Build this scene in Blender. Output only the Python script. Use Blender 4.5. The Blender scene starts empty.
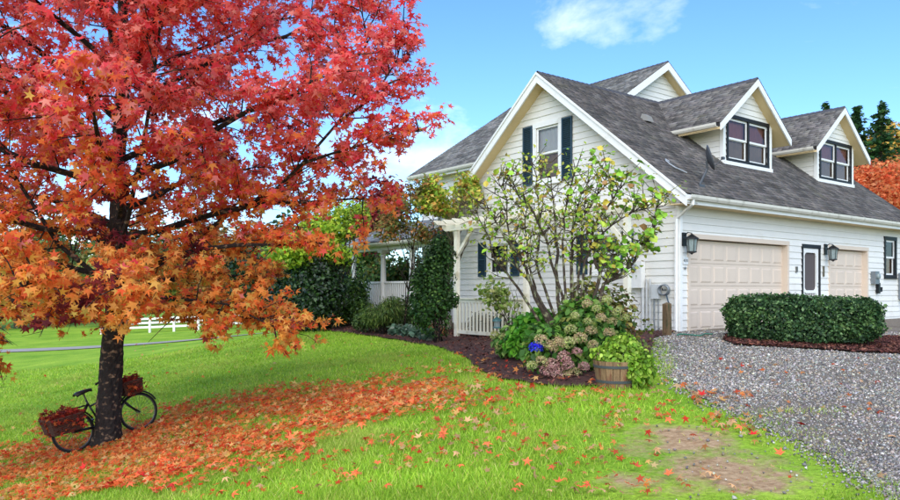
import bpy, math, random
import numpy as np
from mathutils import Vector, Matrix
from mathutils.geometry import delaunay_2d_cdt
random.seed(7)
rng = np.random.default_rng(11)
R = math.radians
scene = bpy.context.scene
COL = scene.collection

# ------------------------------------------------------------------ camera
F_PX, CX, HY = 726.0, 450.0, 290.0        # focal length and horizon in 900 px wide units
CAM_Z = 0.93
cam_d = bpy.data.cameras.new('camera')
cam = bpy.data.objects.new('camera', cam_d)
COL.objects.link(cam)
cam.location = (0, 0, CAM_Z)
cam.rotation_euler = (R(90), 0, 0)
cam_d.sensor_width = 36.0
cam_d.lens = F_PX / 900 * 36.0
cam_d.shift_y = (HY - 250.0) / 900.0
cam_d.clip_end = 3000
cam_d.clip_start = 0.05
scene.camera = cam

# ------------------------------------------------------------------ sky, sun, exposure
SUN_EL, SUN_AZ = 40.0, 190.0              # azimuth clockwise from +Y: behind the camera, to its left
world = bpy.data.worlds.new('World')
scene.world = world
world.use_nodes = True
wn, wl = world.node_tree.nodes, world.node_tree.links
wn.clear()
w_out = wn.new('ShaderNodeOutputWorld')
w_bg = wn.new('ShaderNodeBackground')
w_bg.inputs['Strength'].default_value = 0.15
sky = wn.new('ShaderNodeTexSky')
sky.sky_type = 'NISHITA'
sky.sun_disc = False
sky.sun_elevation = R(SUN_EL)
sky.sun_rotation = R(SUN_AZ)
sky.air_density = 1.0
sky.dust_density = 0.4
sky.ozone_density = 1.6
w_tc = wn.new('ShaderNodeTexCoord')
w_map = wn.new('ShaderNodeMapping')
w_map.inputs['Scale'].default_value = (1.0, 1.0, 2.6)
w_map.inputs['Location'].default_value = (0.18, 0.2, 0.1)
w_no = wn.new('ShaderNodeTexNoise')
w_no.inputs['Scale'].default_value = 2.3
w_no.inputs['Detail'].default_value = 9
w_no.inputs['Roughness'].default_value = 0.58
w_no.inputs['Distortion'].default_value = 0.35
w_ramp = wn.new('ShaderNodeValToRGB')
w_ramp.color_ramp.elements[0].position = 0.525
w_ramp.color_ramp.elements[0].color = (0, 0, 0, 1)
w_ramp.color_ramp.elements[1].position = 0.78
w_ramp.color_ramp.elements[1].color = (1, 1, 1, 1)
w_mix = wn.new('ShaderNodeMixRGB')
w_mix.inputs['Color2'].default_value = (6.6, 6.8, 7.1, 1)
w_hsv = wn.new('ShaderNodeHueSaturation')
w_hsv.inputs['Saturation'].default_value = 1.12
wl.new(w_tc.outputs['Generated'], w_map.inputs['Vector'])
wl.new(w_map.outputs['Vector'], w_no.inputs['Vector'])
wl.new(w_no.outputs['Fac'], w_ramp.inputs['Fac'])
wl.new(sky.outputs['Color'], w_hsv.inputs['Color'])
w_tint = wn.new('ShaderNodeMixRGB')
w_tint.blend_type = 'MULTIPLY'
w_tint.inputs['Fac'].default_value = 1.0
w_tint.inputs['Color2'].default_value = (0.57, 0.75, 0.97, 1)
wl.new(w_hsv.outputs['Color'], w_tint.inputs['Color1'])
wl.new(w_tint.outputs['Color'], w_mix.inputs['Color1'])
wl.new(w_ramp.outputs['Color'], w_mix.inputs['Fac'])
wl.new(w_mix.outputs['Color'], w_bg.inputs['Color'])
wl.new(w_bg.outputs['Background'], w_out.inputs['Surface'])

sun_d = bpy.data.lights.new('sun', 'SUN')
sun_d.energy = 2.3
sun_d.angle = R(85)
sun_d.color = (1.0, 0.94, 0.83)
sun = bpy.data.objects.new('sun', sun_d)
COL.objects.link(sun)
az, el = R(SUN_AZ), R(SUN_EL)
sdir = Vector((math.sin(az) * math.cos(el), math.cos(az) * math.cos(el), math.sin(el)))
sun.rotation_euler = sdir.to_track_quat('Z', 'Y').to_euler()
sun.location = sdir * 60

vs = scene.view_settings
vs.view_transform = 'Standard'
vs.look = 'None'
vs.gamma = 1.0
vs.exposure = 1.0
vs.use_curve_mapping = False

# ------------------------------------------------------------------ helpers
def lin(c):
    return tuple((v / 12.92 if v <= 0.04045 else ((v + 0.055) / 1.055) ** 2.4) for v in c)

def srgb(r, g, b):
    return lin((r / 255, g / 255, b / 255)) + (1.0,)

def mat(name, color, rough=0.7, noise=None, bump=None, spec=0.4, metal=0.0, objvar=0.0, coords='Object', stretch=(1, 1, 1), dirt=None):
    """noise=(scale, amount) value variation, bump=(scale, strength), objvar = random tone per object, dirt=(colour, scale, lo, hi)"""
    m = bpy.data.materials.new(name)
    m.use_nodes = True
    nt = m.node_tree
    b = nt.nodes['Principled BSDF']
    b.inputs['Roughness'].default_value = rough
    b.inputs['Specular IOR Level'].default_value = spec
    b.inputs['Metallic'].default_value = metal
    tc = nt.nodes.new('ShaderNodeTexCoord')
    mp = nt.nodes.new('ShaderNodeMapping')
    mp.inputs['Scale'].default_value = stretch
    nt.links.new(tc.outputs[coords], mp.inputs['Vector'])
    src = nt.nodes.new('ShaderNodeRGB')
    src.outputs[0].default_value = color if len(color) == 4 else tuple(color) + (1,)
    cur = src.outputs[0]
    if dirt:
        dn = nt.nodes.new('ShaderNodeTexNoise')
        dn.inputs['Scale'].default_value = dirt[1]
        dn.inputs['Detail'].default_value = 6
        nt.links.new(mp.outputs['Vector'], dn.inputs['Vector'])
        mr = nt.nodes.new('ShaderNodeMapRange')
        mr.inputs['From Min'].default_value = dirt[2]
        mr.inputs['From Max'].default_value = dirt[3]
        nt.links.new(dn.outputs['Fac'], mr.inputs['Value'])
        mx = nt.nodes.new('ShaderNodeMixRGB')
        mx.inputs['Color2'].default_value = dirt[0]
        nt.links.new(mr.outputs['Result'], mx.inputs['Fac'])
        nt.links.new(cur, mx.inputs['Color1'])
        cur = mx.outputs['Color']
    if noise or objvar:
        hs = nt.nodes.new('ShaderNodeHueSaturation')
        nt.links.new(cur, hs.inputs['Color'])
        val = None
        if noise:
            n = nt.nodes.new('ShaderNodeTexNoise')
            n.inputs['Scale'].default_value = noise[0]
            n.inputs['Detail'].default_value = 5
            nt.links.new(mp.outputs['Vector'], n.inputs['Vector'])
            m1 = nt.nodes.new('ShaderNodeMapRange')
            m1.inputs['From Min'].default_value = 0.25
            m1.inputs['From Max'].default_value = 0.75
            m1.inputs['To Min'].default_value = 1 - noise[1]
            m1.inputs['To Max'].default_value = 1 + noise[1]
            nt.links.new(n.outputs['Fac'], m1.inputs['Value'])
            val = m1.outputs['Result']
        if objvar:
            oi = nt.nodes.new('ShaderNodeObjectInfo')
            m2 = nt.nodes.new('ShaderNodeMapRange')
            m2.inputs['To Min'].default_value = 1 - objvar
            m2.inputs['To Max'].default_value = 1 + objvar
            nt.links.new(oi.outputs['Random'], m2.inputs['Value'])
            if val is None:
                val = m2.outputs['Result']
            else:
                mu = nt.nodes.new('ShaderNodeMath')
                mu.operation = 'MULTIPLY'
                nt.links.new(val, mu.inputs[0])
                nt.links.new(m2.outputs['Result'], mu.inputs[1])
                val = mu.outputs[0]
        nt.links.new(val, hs.inputs['Value'])
        cur = hs.outputs['Color']
    nt.links.new(cur, b.inputs['Base Color'])
    if bump:
        n2 = nt.nodes.new('ShaderNodeTexNoise')
        n2.inputs['Scale'].default_value = bump[0]
        n2.inputs['Detail'].default_value = 6
        nt.links.new(mp.outputs['Vector'], n2.inputs['Vector'])
        bp = nt.nodes.new('ShaderNodeBump')
        bp.inputs['Strength'].default_value = bump[1]
        bp.inputs['Distance'].default_value = 0.02
        nt.links.new(n2.outputs['Fac'], bp.inputs['Height'])
        nt.links.new(bp.outputs['Normal'], b.inputs['Normal'])
    return m

def leaf_mat(name, trans=0.35, rough=0.55, spec=0.3):
    m = bpy.data.materials.new(name)
    m.use_nodes = True
    nt = m.node_tree
    b = nt.nodes['Principled BSDF']
    b.inputs['Roughness'].default_value = rough
    b.inputs['Specular IOR Level'].default_value = spec
    at_ = nt.nodes.new('ShaderNodeAttribute')
    at_.attribute_name = 'Col'
    nt.links.new(at_.outputs['Color'], b.inputs['Base Color'])
    if trans > 0:
        tr = nt.nodes.new('ShaderNodeBsdfTranslucent')
        nt.links.new(at_.outputs['Color'], tr.inputs['Color'])
        mx = nt.nodes.new('ShaderNodeMixShader')
        mx.inputs['Fac'].default_value = trans
        nt.links.new(b.outputs['BSDF'], mx.inputs[1])
        nt.links.new(tr.outputs['BSDF'], mx.inputs[2])
        nt.links.new(mx.outputs['Shader'], nt.nodes['Material Output'].inputs['Surface'])
    return m

def tag(o, label=None, cat=None, group=None, kind=None):
    if label: o['label'] = label
    if cat: o['category'] = cat
    if group: o['group'] = group
    if kind: o['kind'] = kind
    return o

def empty(name, loc=(0, 0, 0), rz=0.0, label=None, cat=None, group=None, parent=None):
    o = bpy.data.objects.new(name, None)
    o.empty_display_size = 0.2
    COL.objects.link(o)
    o.location = loc
    o.rotation_euler = (0, 0, rz)
    if parent: o.parent = parent
    return tag(o, label, cat, group)

def link(name, me, parent=None, m=None, loc=None):
    if m is not None and not me.materials:
        me.materials.append(m)
    o = bpy.data.objects.new(name, me)
    COL.objects.link(o)
    if parent is not None: o.parent = parent
    if loc is not None: o.location = loc
    return o

class MB:
    def __init__(s):
        s.v, s.f = [], []
    def hexa(s, p):
        b = len(s.v)
        s.v += [tuple(q) for q in p]
        for f in ((0, 3, 2, 1), (4, 5, 6, 7), (0, 1, 5, 4), (1, 2, 6, 5), (2, 3, 7, 6), (3, 0, 4, 7)):
            s.f.append(tuple(b + i for i in f))
        return s
    def box(s, a, b):
        x0, x1 = sorted((a[0], b[0])); y0, y1 = sorted((a[1], b[1])); z0, z1 = sorted((a[2], b[2]))
        return s.hexa([(x0, y0, z0), (x1, y0, z0), (x1, y1, z0), (x0, y1, z0), (x0, y0, z1), (x1, y0, z1), (x1, y1, z1), (x0, y1, z1)])
    def poly(s, pts):
        b = len(s.v)
        s.v += [tuple(p) for p in pts]
        s.f.append(tuple(range(b, b + len(pts))))
        return s
    def prism(s, pts, d):
        b, n = len(s.v), len(pts)
        d = Vector(d)
        s.v += [tuple(p) for p in pts] + [tuple(Vector(p) + d) for p in pts]
        s.f.append(tuple(range(b + n - 1, b - 1, -1)))
        s.f.append(tuple(range(b + n, b + 2 * n)))
        for i in range(n):
            j = (i + 1) % n
            s.f.append((b + i, b + j, b + n + j, b + n + i))
        return s
    def tube(s, path, rad, n=8, cap=True, closed=False):
        path = [Vector(p) for p in path]
        m = len(path)
        if not hasattr(rad, '__len__'): rad = [rad] * m
        b = len(s.v)
        ref = None
        for i, p in enumerate(path):
            if closed:
                t = path[(i + 1) % m] - path[i - 1]
            else:
                t = path[min(i + 1, m - 1)] - path[max(i - 1, 0)]
            if t.length < 1e-9: t = Vector((0, 0, 1))
            t.normalize()
            if ref is None:
                ref = Vector((0, 0, 1)) if abs(t.z) < 0.9 else Vector((1, 0, 0))
            a = t.cross(ref)
            if a.length < 1e-6: a = t.orthogonal()
            a.normalize()
            c = a.cross(t).normalized()
            ref = c
            for k in range(n):
                th = 2 * math.pi * k / n
                s.v.append(tuple(p + (a * math.cos(th) + c * math.sin(th)) * rad[i]))
        rows = m if closed else m - 1
        for i in range(rows):
            i2 = (i + 1) % m
            for k in range(n):
                k2 = (k + 1) % n
                s.f.append((b + i * n + k, b + i * n + k2, b + i2 * n + k2, b + i2 * n + k))
        if cap and not closed:
            s.f.append(tuple(b + k for k in range(n - 1, -1, -1)))
            s.f.append(tuple(b + (m - 1) * n + k for k in range(n)))
        return s
    def lathe(s, prof, c=(0, 0, 0), n=16, axis='Z'):
        b = len(s.v)
        for (r, h) in prof:
            for k in range(n):
                th = 2 * math.pi * k / n
                x, y = r * math.cos(th), r * math.sin(th)
                p = (x, y, h) if axis == 'Z' else ((x, h, y) if axis == 'Y' else (h, x, y))
                s.v.append((c[0] + p[0], c[1] + p[1], c[2] + p[2]))
        for i in range(len(prof) - 1):
            for k in range(n):
                k2 = (k + 1) % n
                s.f.append((b + i * n + k, b + i * n + k2, b + (i + 1) * n + k2, b + (i + 1) * n + k))
        if prof[0][0] > 1e-4: s.f.append(tuple(b + k for k in range(n - 1, -1, -1)))
        if prof[-1][0] > 1e-4: s.f.append(tuple(b + (len(prof) - 1) * n + k for k in range(n)))
        return s
    def mesh(s, name, m, smooth=False):
        me = bpy.data.meshes.new(name)
        me.from_pydata(s.v, [], s.f)
        if smooth: me.shade_smooth()
        me.materials.append(m)
        return me
    def build(s, name, m, parent=None, smooth=False, loc=None):
        return link(name, s.mesh(name, m, smooth), parent, None, loc)

def np_mesh(name, verts, tris, m, cols=None, smooth=False):
    """verts (N,3), tris (M,3), cols (N,3)"""
    me = bpy.data.meshes.new(name)
    nv, nf = len(verts), len(tris)
    me.vertices.add(nv)
    me.vertices.foreach_set('co', np.ascontiguousarray(verts, dtype=np.float32).ravel())
    me.loops.add(nf * 3)
    me.loops.foreach_set('vertex_index', np.ascontiguousarray(tris, dtype=np.int32).ravel())
    me.polygons.add(nf)
    me.polygons.foreach_set('loop_start', np.arange(0, nf * 3, 3, dtype=np.int32))
    me.polygons.foreach_set('loop_total', np.full(nf, 3, dtype=np.int32))
    if smooth:
        me.polygons.foreach_set('use_smooth', np.ones(nf, dtype=bool))
    me.update(calc_edges=True)
    if cols is not None:
        a = me.color_attributes.new('Col', 'FLOAT_COLOR', 'POINT')
        c = np.ones((nv, 4), dtype=np.float32)
        c[:, :3] = cols
        a.data.foreach_set('color', c.ravel())
    me.materials.append(m)
    return me

def stamp(tv, tf, pos, mats, scale):
    """copies of a template; returns verts, tris"""
    tv, tf, pos = np.asarray(tv, float), np.asarray(tf, int), np.asarray(pos, float)
    n, k = len(pos), len(tv)
    scale = np.broadcast_to(np.asarray(scale, float), (n,))
    v = np.einsum('nij,kj->nki', mats, tv) * scale[:, None, None] + pos[:, None, :]
    t = tf[None] + (np.arange(n) * k)[:, None, None]
    return v.reshape(-1, 3), t.reshape(-1, 3)

def frames(normals, spin=None):
    """rotation matrices whose z column is the normal, with a random spin"""
    nrm = np.asarray(normals, float)
    nrm = nrm / np.maximum(np.linalg.norm(nrm, axis=1, keepdims=True), 1e-9)
    n = len(nrm)
    ref = rng.normal(size=(n, 3)) if spin is None else np.asarray(spin, float)
    x = ref - (ref * nrm).sum(1, keepdims=True) * nrm
    x /= np.maximum(np.linalg.norm(x, axis=1, keepdims=True), 1e-9)
    y = np.cross(nrm, x)
    return np.stack([x, y, nrm], axis=2)

def pal(n, cols, w=None, jit=0.12):
    """n colours picked from an sRGB palette, jittered"""
    c = np.array([lin((r / 255, g / 255, b / 255)) for r, g, b in cols])
    i = rng.choice(len(c), n, p=None if w is None else np.array(w) / sum(w))
    out = c[i] * (1 + rng.normal(0, jit, (n, 1))) * (1 + rng.normal(0, jit * 0.4, (n, 3)))
    return np.clip(out, 0.002, 0.95)

# leaf templates (z up = leaf face, +x = tip)
def star_leaf(lobes=5, inner=0.36, droop=0.22):
    pts = [(-0.30, 0.0, 0.0)]
    angs = np.linspace(-128, 128, lobes)
    rad = {5: [0.72, 0.95, 1.08, 0.95, 0.72], 3: [0.85, 1.05, 0.85]}[lobes]
    for i, a in enumerate(angs):
        pts.append((math.cos(R(a)) * rad[i], math.sin(R(a)) * rad[i], -droop * rad[i]))
        if i < lobes - 1:
            b = (angs[i] + angs[i + 1]) / 2
            pts.append((math.cos(R(b)) * inner, math.sin(R(b)) * inner, 0.02))
    v = [(0, 0, 0.05)] + pts
    n = len(pts)
    f = [(0, 1 + i, 1 + (i + 1) % n) for i in range(n)]
    return np.array(v), np.array(f)

def oval_leaf(w=0.42, fold=0.12, tip=0.0):
    v = [(-0.5, 0, 0), (-0.18, w * 0.85, fold), (0.22, w * 0.8, fold * 0.9), (0.6, 0, -0.06 - tip), (0.22, -w * 0.8, fold * 0.9), (-0.18, -w * 0.85, fold), (0.0, 0, 0)]
    f = [(6, 0, 5), (6, 5, 4), (6, 4, 3), (6, 3, 2), (6, 2, 1), (6, 1, 0)]
    return np.array(v), np.array(f)

def diamond_leaf(w=0.34):
    v = [(-0.5, 0, 0), (0.02, w, 0.08), (0.55, 0, -0.05), (0.02, -w, 0.08)]
    f = [(0, 2, 1), (0, 3, 2)]
    return np.array(v), np.array(f)

def blade_leaf(w=0.06):
    v = [(0, -w, 0), (0, w, 0), (0.5, w * 0.9, 0.16), (0.5, -w * 0.9, 0.16), (1.0, 0, 0.0)]
    f = [(0, 2, 1), (0, 3, 2), (3, 4, 2)]
    return np.array(v), np.array(f)

STARS = [star_leaf(5, .34, .22), star_leaf(5, .40, -.28), star_leaf(5, .36, .5)]
STAR, STAR3, OVAL, DIAM, BLADE = star_leaf(5), star_leaf(3, 0.42, 0.18), oval_leaf(), diamond_leaf(), blade_leaf()

def smooth_noise(p, freq, seed):
    """cheap sum-of-sines noise, about -1..1"""
    r = np.random.default_rng(seed)
    out = 0
    for k in range(5):
        d = r.normal(size=p.shape[1]); d /= np.linalg.norm(d)
        out = out + np.sin((p @ d) * freq * (0.7 + 0.35 * k) + r.uniform(0, 6.28)) / (1 + 0.3 * k)
    return out / 2.6

# ------------------------------------------------------------------ terrain
CTRL = np.array([
    (0, 0, -.68), (6, 0, -.62), (-6, 0, -1.25), (-12, 0, -1.9), (14, 0, -.55), (0, -8, -.75),
    (3.44, 5.55, -.62), (4, 10, -.37), (7, 14.3, -.14), (9.5, 10, -.36), (5.3, 16.5, -.05), (12, 21.5, -.03), (15, 15, -.2), (16, 8, -.42), (22, 26, 0.0),
    (0, 5.5, -.78), (1.2, 10, -.43), (2.2, 9.6, -.40), (-2.2, 8.0, -1.02), (-1.0, 12.0, -.78), (2.2, 13, -.32),
    (-5.85, 12.5, -1.65), (-5.0, 12.8, -1.42), (-6.8, 12.0, -1.86), (-5.4, 8.75, -1.6), (-9.5, 12.5, -2.1), (-12, 9, -2.15), (-3.4, 13.4, -1.08),
    (-5, 25, -.48), (-3.5, 20.5, -.62), (.2, 22, -.48), (-.3, 19, -.53), (-8, 26, -.95), (-12, 26, -1.6), (-18, 30, -2.0), (-22, 45, -2.1), (-34, 60, -2.3), (-10, 45, -1.5), (-7, 20, -1.18), (-12, 19, -2.0),
    (0, 40, -.5), (14, 32, 0.0), (20, 45, .4), (40, 40, 1.0), (40, 10, -.2), (-40, 20, -2.3), (-30, 5, -2.3), (-20, -5, -2.2), (20, -8, -.6), (40, 60, 2.0), (0, 60, -.3)], float)

def _tps_fit(c):
    n = len(c)
    d = np.linalg.norm(c[:, None, :2] - c[None, :, :2], axis=2)
    K = np.where(d > 0, d * d * np.log(d + 1e-12), 0) + np.eye(n) * 0.6
    P = np.c_[np.ones(n), c[:, :2]]
    A = np.block([[K, P], [P.T, np.zeros((3, 3))]])
    return np.linalg.solve(A, np.r_[c[:, 2], 0, 0, 0])
TPSW = _tps_fit(CTRL)

def ground(x, y):
    x = np.asarray(x, float); y = np.asarray(y, float)
    sh = np.broadcast(x, y).shape
    x, y = np.broadcast_to(x, sh).ravel(), np.broadcast_to(y, sh).ravel()
    cx, cy = np.clip(x, -40, 42), np.clip(y, -9, 62)
    d = np.hypot(cx[:, None] - CTRL[None, :, 0], cy[:, None] - CTRL[None, :, 1])
    K = np.where(d > 0, d * d * np.log(d + 1e-12), 0)
    z = K @ TPSW[:-3] + TPSW[-3] + TPSW[-2] * cx + TPSW[-1] * cy
    far = np.maximum(0, y - 62)
    z = z + far * 0.02
    return z.reshape(sh)

def gz(x, y):
    return float(ground(np.array([x]), np.array([y]))[0])

def at(px, py):
    """the ground point seen at a pixel of the 900 x 500 photograph"""
    dx, dz = (px - CX) / F_PX, (HY - py) / F_PX
    ys = np.concatenate([np.linspace(3, 30, 1400), np.linspace(30.1, 120, 900)])
    g = ground(dx * ys, ys) - (CAM_Z + dz * ys)
    i = int(np.argmax(g > 0)) if (g > 0).any() else len(ys) - 1
    Y = ys[i]
    return Vector((dx * Y, Y, gz(dx * Y, Y)))

def spot(px, py, Y):
    """the point at depth Y seen at a pixel"""
    return Vector(((px - CX) / F_PX * Y, Y, CAM_Z + (HY - py) / F_PX * Y))

def in_poly(x, y, poly):
    x, y = np.asarray(x), np.asarray(y)
    ins = np.zeros(x.shape, bool)
    n = len(poly)
    for i in range(n):
        x0, y0 = poly[i]; x1, y1 = poly[(i + 1) % n]
        c = ((y0 > y) != (y1 > y)) & (x < (x1 - x0) * (y - y0) / (y1 - y0 + 1e-12) + x0)
        ins ^= c
    return ins
# ------------------------------------------------------------------ materials of the built things
M = {}
M['siding'] = mat('white_siding_paint', srgb(222, 219, 210), 0.55, noise=(3.0, 0.03), bump=(60, 0.12), objvar=0.035, dirt=(srgb(192, 182, 160), 1.6, 0.6, 1.0))
M['wall'] = mat('wall_sheathing', srgb(205, 198, 182), 0.8, noise=(4, 0.05))
M['trim'] = mat('white_trim_paint', srgb(228, 227, 221), 0.45, noise=(5.0, 0.03), bump=(40, 0.08), dirt=(srgb(196, 190, 172), 3.0, 0.6, 0.9))
M['soffit'] = mat('soffit_boards', srgb(214, 190, 142), 0.7, noise=(6, 0.06), stretch=(1, 8, 1))
M['gutter'] = mat('gutter_enamel', srgb(205, 200, 186), 0.4, noise=(5, 0.05), dirt=(srgb(120, 115, 95), 4, 0.55, 0.85))
M['garage'] = mat('garage_door_paint', srgb(210, 192, 172), 0.5, noise=(2.5, 0.03), bump=(50, 0.05), objvar=0.015)
M['black'] = mat('black_painted_wood', srgb(20, 20, 21), 0.55, noise=(8, 0.2))
M['shutter'] = mat('teal_shutter_paint', srgb(44, 66, 80), 0.5, noise=(8, 0.12), bump=(40, 0.1))
M['concrete'] = mat('concrete', srgb(170, 160, 142), 0.9, noise=(6, 0.15), bump=(30, 0.3))
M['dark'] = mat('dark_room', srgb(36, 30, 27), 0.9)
M['curtain_red'] = mat('red_curtain', srgb(160, 100, 88), 0.9, noise=(5, 0.1))
M['curtain_tan'] = mat('tan_blind', srgb(158, 130, 106), 0.9, noise=(5, 0.1))
M['curtain_white'] = mat('white_blind', srgb(226, 226, 222), 0.9, noise=(5, 0.04))  # white sheet that paints a pale sky reflection into the upper gable pane
M['curtain_grey'] = mat('grey_curtain', srgb(92, 92, 94), 0.9, noise=(5, 0.1))
M['screen'] = mat('screen_mesh', srgb(86, 78, 76), 0.8, noise=(60, 0.1))
M['iron'] = mat('black_iron', srgb(34, 36, 38), 0.45, noise=(20, 0.2), metal=0.4)
M['greymetal'] = mat('grey_metal', srgb(128, 134, 138), 0.45, noise=(10, 0.1), metal=0.5)
M['conduit'] = mat('pale_conduit', srgb(190, 192, 190), 0.5, noise=(10, 0.1))
M['dish'] = mat('dish_grey_paint', srgb(70, 74, 78), 0.4, noise=(8, 0.08))
M['post'] = mat('weathered_post_wood', srgb(112, 88, 62), 0.9, noise=(9, 0.25), bump=(30, 0.4), stretch=(4, 4, 0.6), dirt=(srgb(58, 66, 42), 5, 0.45, 0.7))
M['pergola'] = mat('cream_pergola_paint', srgb(232, 226, 204), 0.55, noise=(6, 0.06), bump=(40, 0.15), objvar=0.03, dirt=(srgb(168, 156, 118), 3.0, 0.55, 0.8))
M['hose'] = mat('green_hose', srgb(60, 120, 100), 0.5)
M['deck'] = mat('deck_boards', srgb(150, 138, 118), 0.8, noise=(6, 0.15), bump=(30, 0.3), objvar=0.12)
def glass_mat():
    m = bpy.data.materials.new('window_glass')
    m.use_nodes = True
    nt = m.node_tree
    nt.nodes.clear()
    out = nt.nodes.new('ShaderNodeOutputMaterial')
    tr = nt.nodes.new('ShaderNodeBsdfTransparent')
    tr.inputs['Color'].default_value = (0.88, 0.9, 0.9, 1)
    gl = nt.nodes.new('ShaderNodeBsdfGlossy')
    gl.inputs['Roughness'].default_value = 0.02
    fr = nt.nodes.new('ShaderNodeFresnel')
    fr.inputs['IOR'].default_value = 1.55
    mx = nt.nodes.new('ShaderNodeMixShader')
    n = nt.nodes.new('ShaderNodeTexNoise')
    n.inputs['Scale'].default_value = 2.0
    b = nt.nodes.new('ShaderNodeBump')
    b.inputs['Strength'].default_value = 0.05
    b.inputs['Distance'].default_value = 0.02
    nt.links.new(n.outputs['Fac'], b.inputs['Height'])
    nt.links.new(b.outputs['Normal'], gl.inputs['Normal'])
    nt.links.new(fr.outputs['Fac'], mx.inputs['Fac'])
    nt.links.new(tr.outputs['BSDF'], mx.inputs[1])
    nt.links.new(gl.outputs['BSDF'], mx.inputs[2])
    nt.links.new(mx.outputs['Shader'], out.inputs['Surface'])
    return m
M['glass'] = glass_mat()
def shingle_mat():
    m = mat('asphalt_shingles', (0.1, 0.1, 0.1, 1), 0.9, bump=(160, 0.5))
    nt = m.node_tree
    b = nt.nodes['Principled BSDF']
    a = nt.nodes.new('ShaderNodeAttribute'); a.attribute_name = 'Col'
    tc = nt.nodes.new('ShaderNodeTexCoord')
    n = nt.nodes.new('ShaderNodeTexNoise'); n.inputs['Scale'].default_value = 0.9; n.inputs['Detail'].default_value = 7; n.inputs['Roughness'].default_value = 0.65
    mr = nt.nodes.new('ShaderNodeMapRange'); mr.inputs['From Min'].default_value = 0.58; mr.inputs['From Max'].default_value = 0.74; mr.inputs['To Max'].default_value = 0.55
    mx = nt.nodes.new('ShaderNodeMixRGB'); mx.inputs['Color2'].default_value = srgb(92, 92, 66)   # moss
    nt.links.new(tc.outputs['Object'], n.inputs['Vector'])
    n3 = nt.nodes.new('ShaderNodeTexNoise'); n3.inputs['Scale'].default_value = 1.7; n3.inputs['Detail'].default_value = 6
    r3 = nt.nodes.new('ShaderNodeMapRange'); r3.inputs['From Min'].default_value = 0.3; r3.inputs['From Max'].default_value = 0.7; r3.inputs['To Min'].default_value = 0.7; r3.inputs['To Max'].default_value = 1.35
    h3 = nt.nodes.new('ShaderNodeHueSaturation')
    nt.links.new(tc.outputs['Object'], n3.inputs['Vector']); nt.links.new(n3.outputs['Fac'], r3.inputs['Value']); nt.links.new(r3.outputs['Result'], h3.inputs['Value']); nt.links.new(a.outputs['Color'], h3.inputs['Color'])
    nt.links.new(n.outputs['Fac'], mr.inputs['Value'])
    nt.links.new(mr.outputs['Result'], mx.inputs['Fac'])
    nt.links.new(h3.outputs['Color'], mx.inputs['Color1'])
    nt.links.new(mx.outputs['Color'], b.inputs['Base Color'])
    return m
M['shingle'] = shingle_mat()
M['roofdeck'] = mat('roof_underlay', srgb(70, 70, 74), 0.9)

# ------------------------------------------------------------------ setting: lawn, driveway, beds, path
def px_poly(pts):
    return [tuple(at(*p)[:2]) for p in pts]

DRIVE = px_poly([(655, 339), (659, 352), (668, 374), (688, 392), (722, 408), (765, 426), (818, 450), (862, 476), (900, 500)]) + \
        [(3.1, 3.0), (2.6, -4.0), (3.0, -9.0), (24, -9.0), (27, 6), (27, 27), (16.0, 25.5), (5.7, 17.3), (5.25, 17.0)]
BED = px_poly([(290, 327.5), (325, 331), (360, 335), (402, 341), (438, 347), (466, 359), (482, 372), (505, 381), (540, 386), (575, 388.5), (603, 388), (628, 385), (641, 372), (650, 353), (655, 339)]) + \
      [(5.6, 17.3), (.6, 24.2), (-1.5, 26.5), (-5.5, 28.5)]
HBED = px_poly([(722, 341), (735, 346), (790, 349), (850, 353), (905, 356)]) + [(9.6, 13.2), (9.7, 15.5), (5.9, 15.6)]

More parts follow.
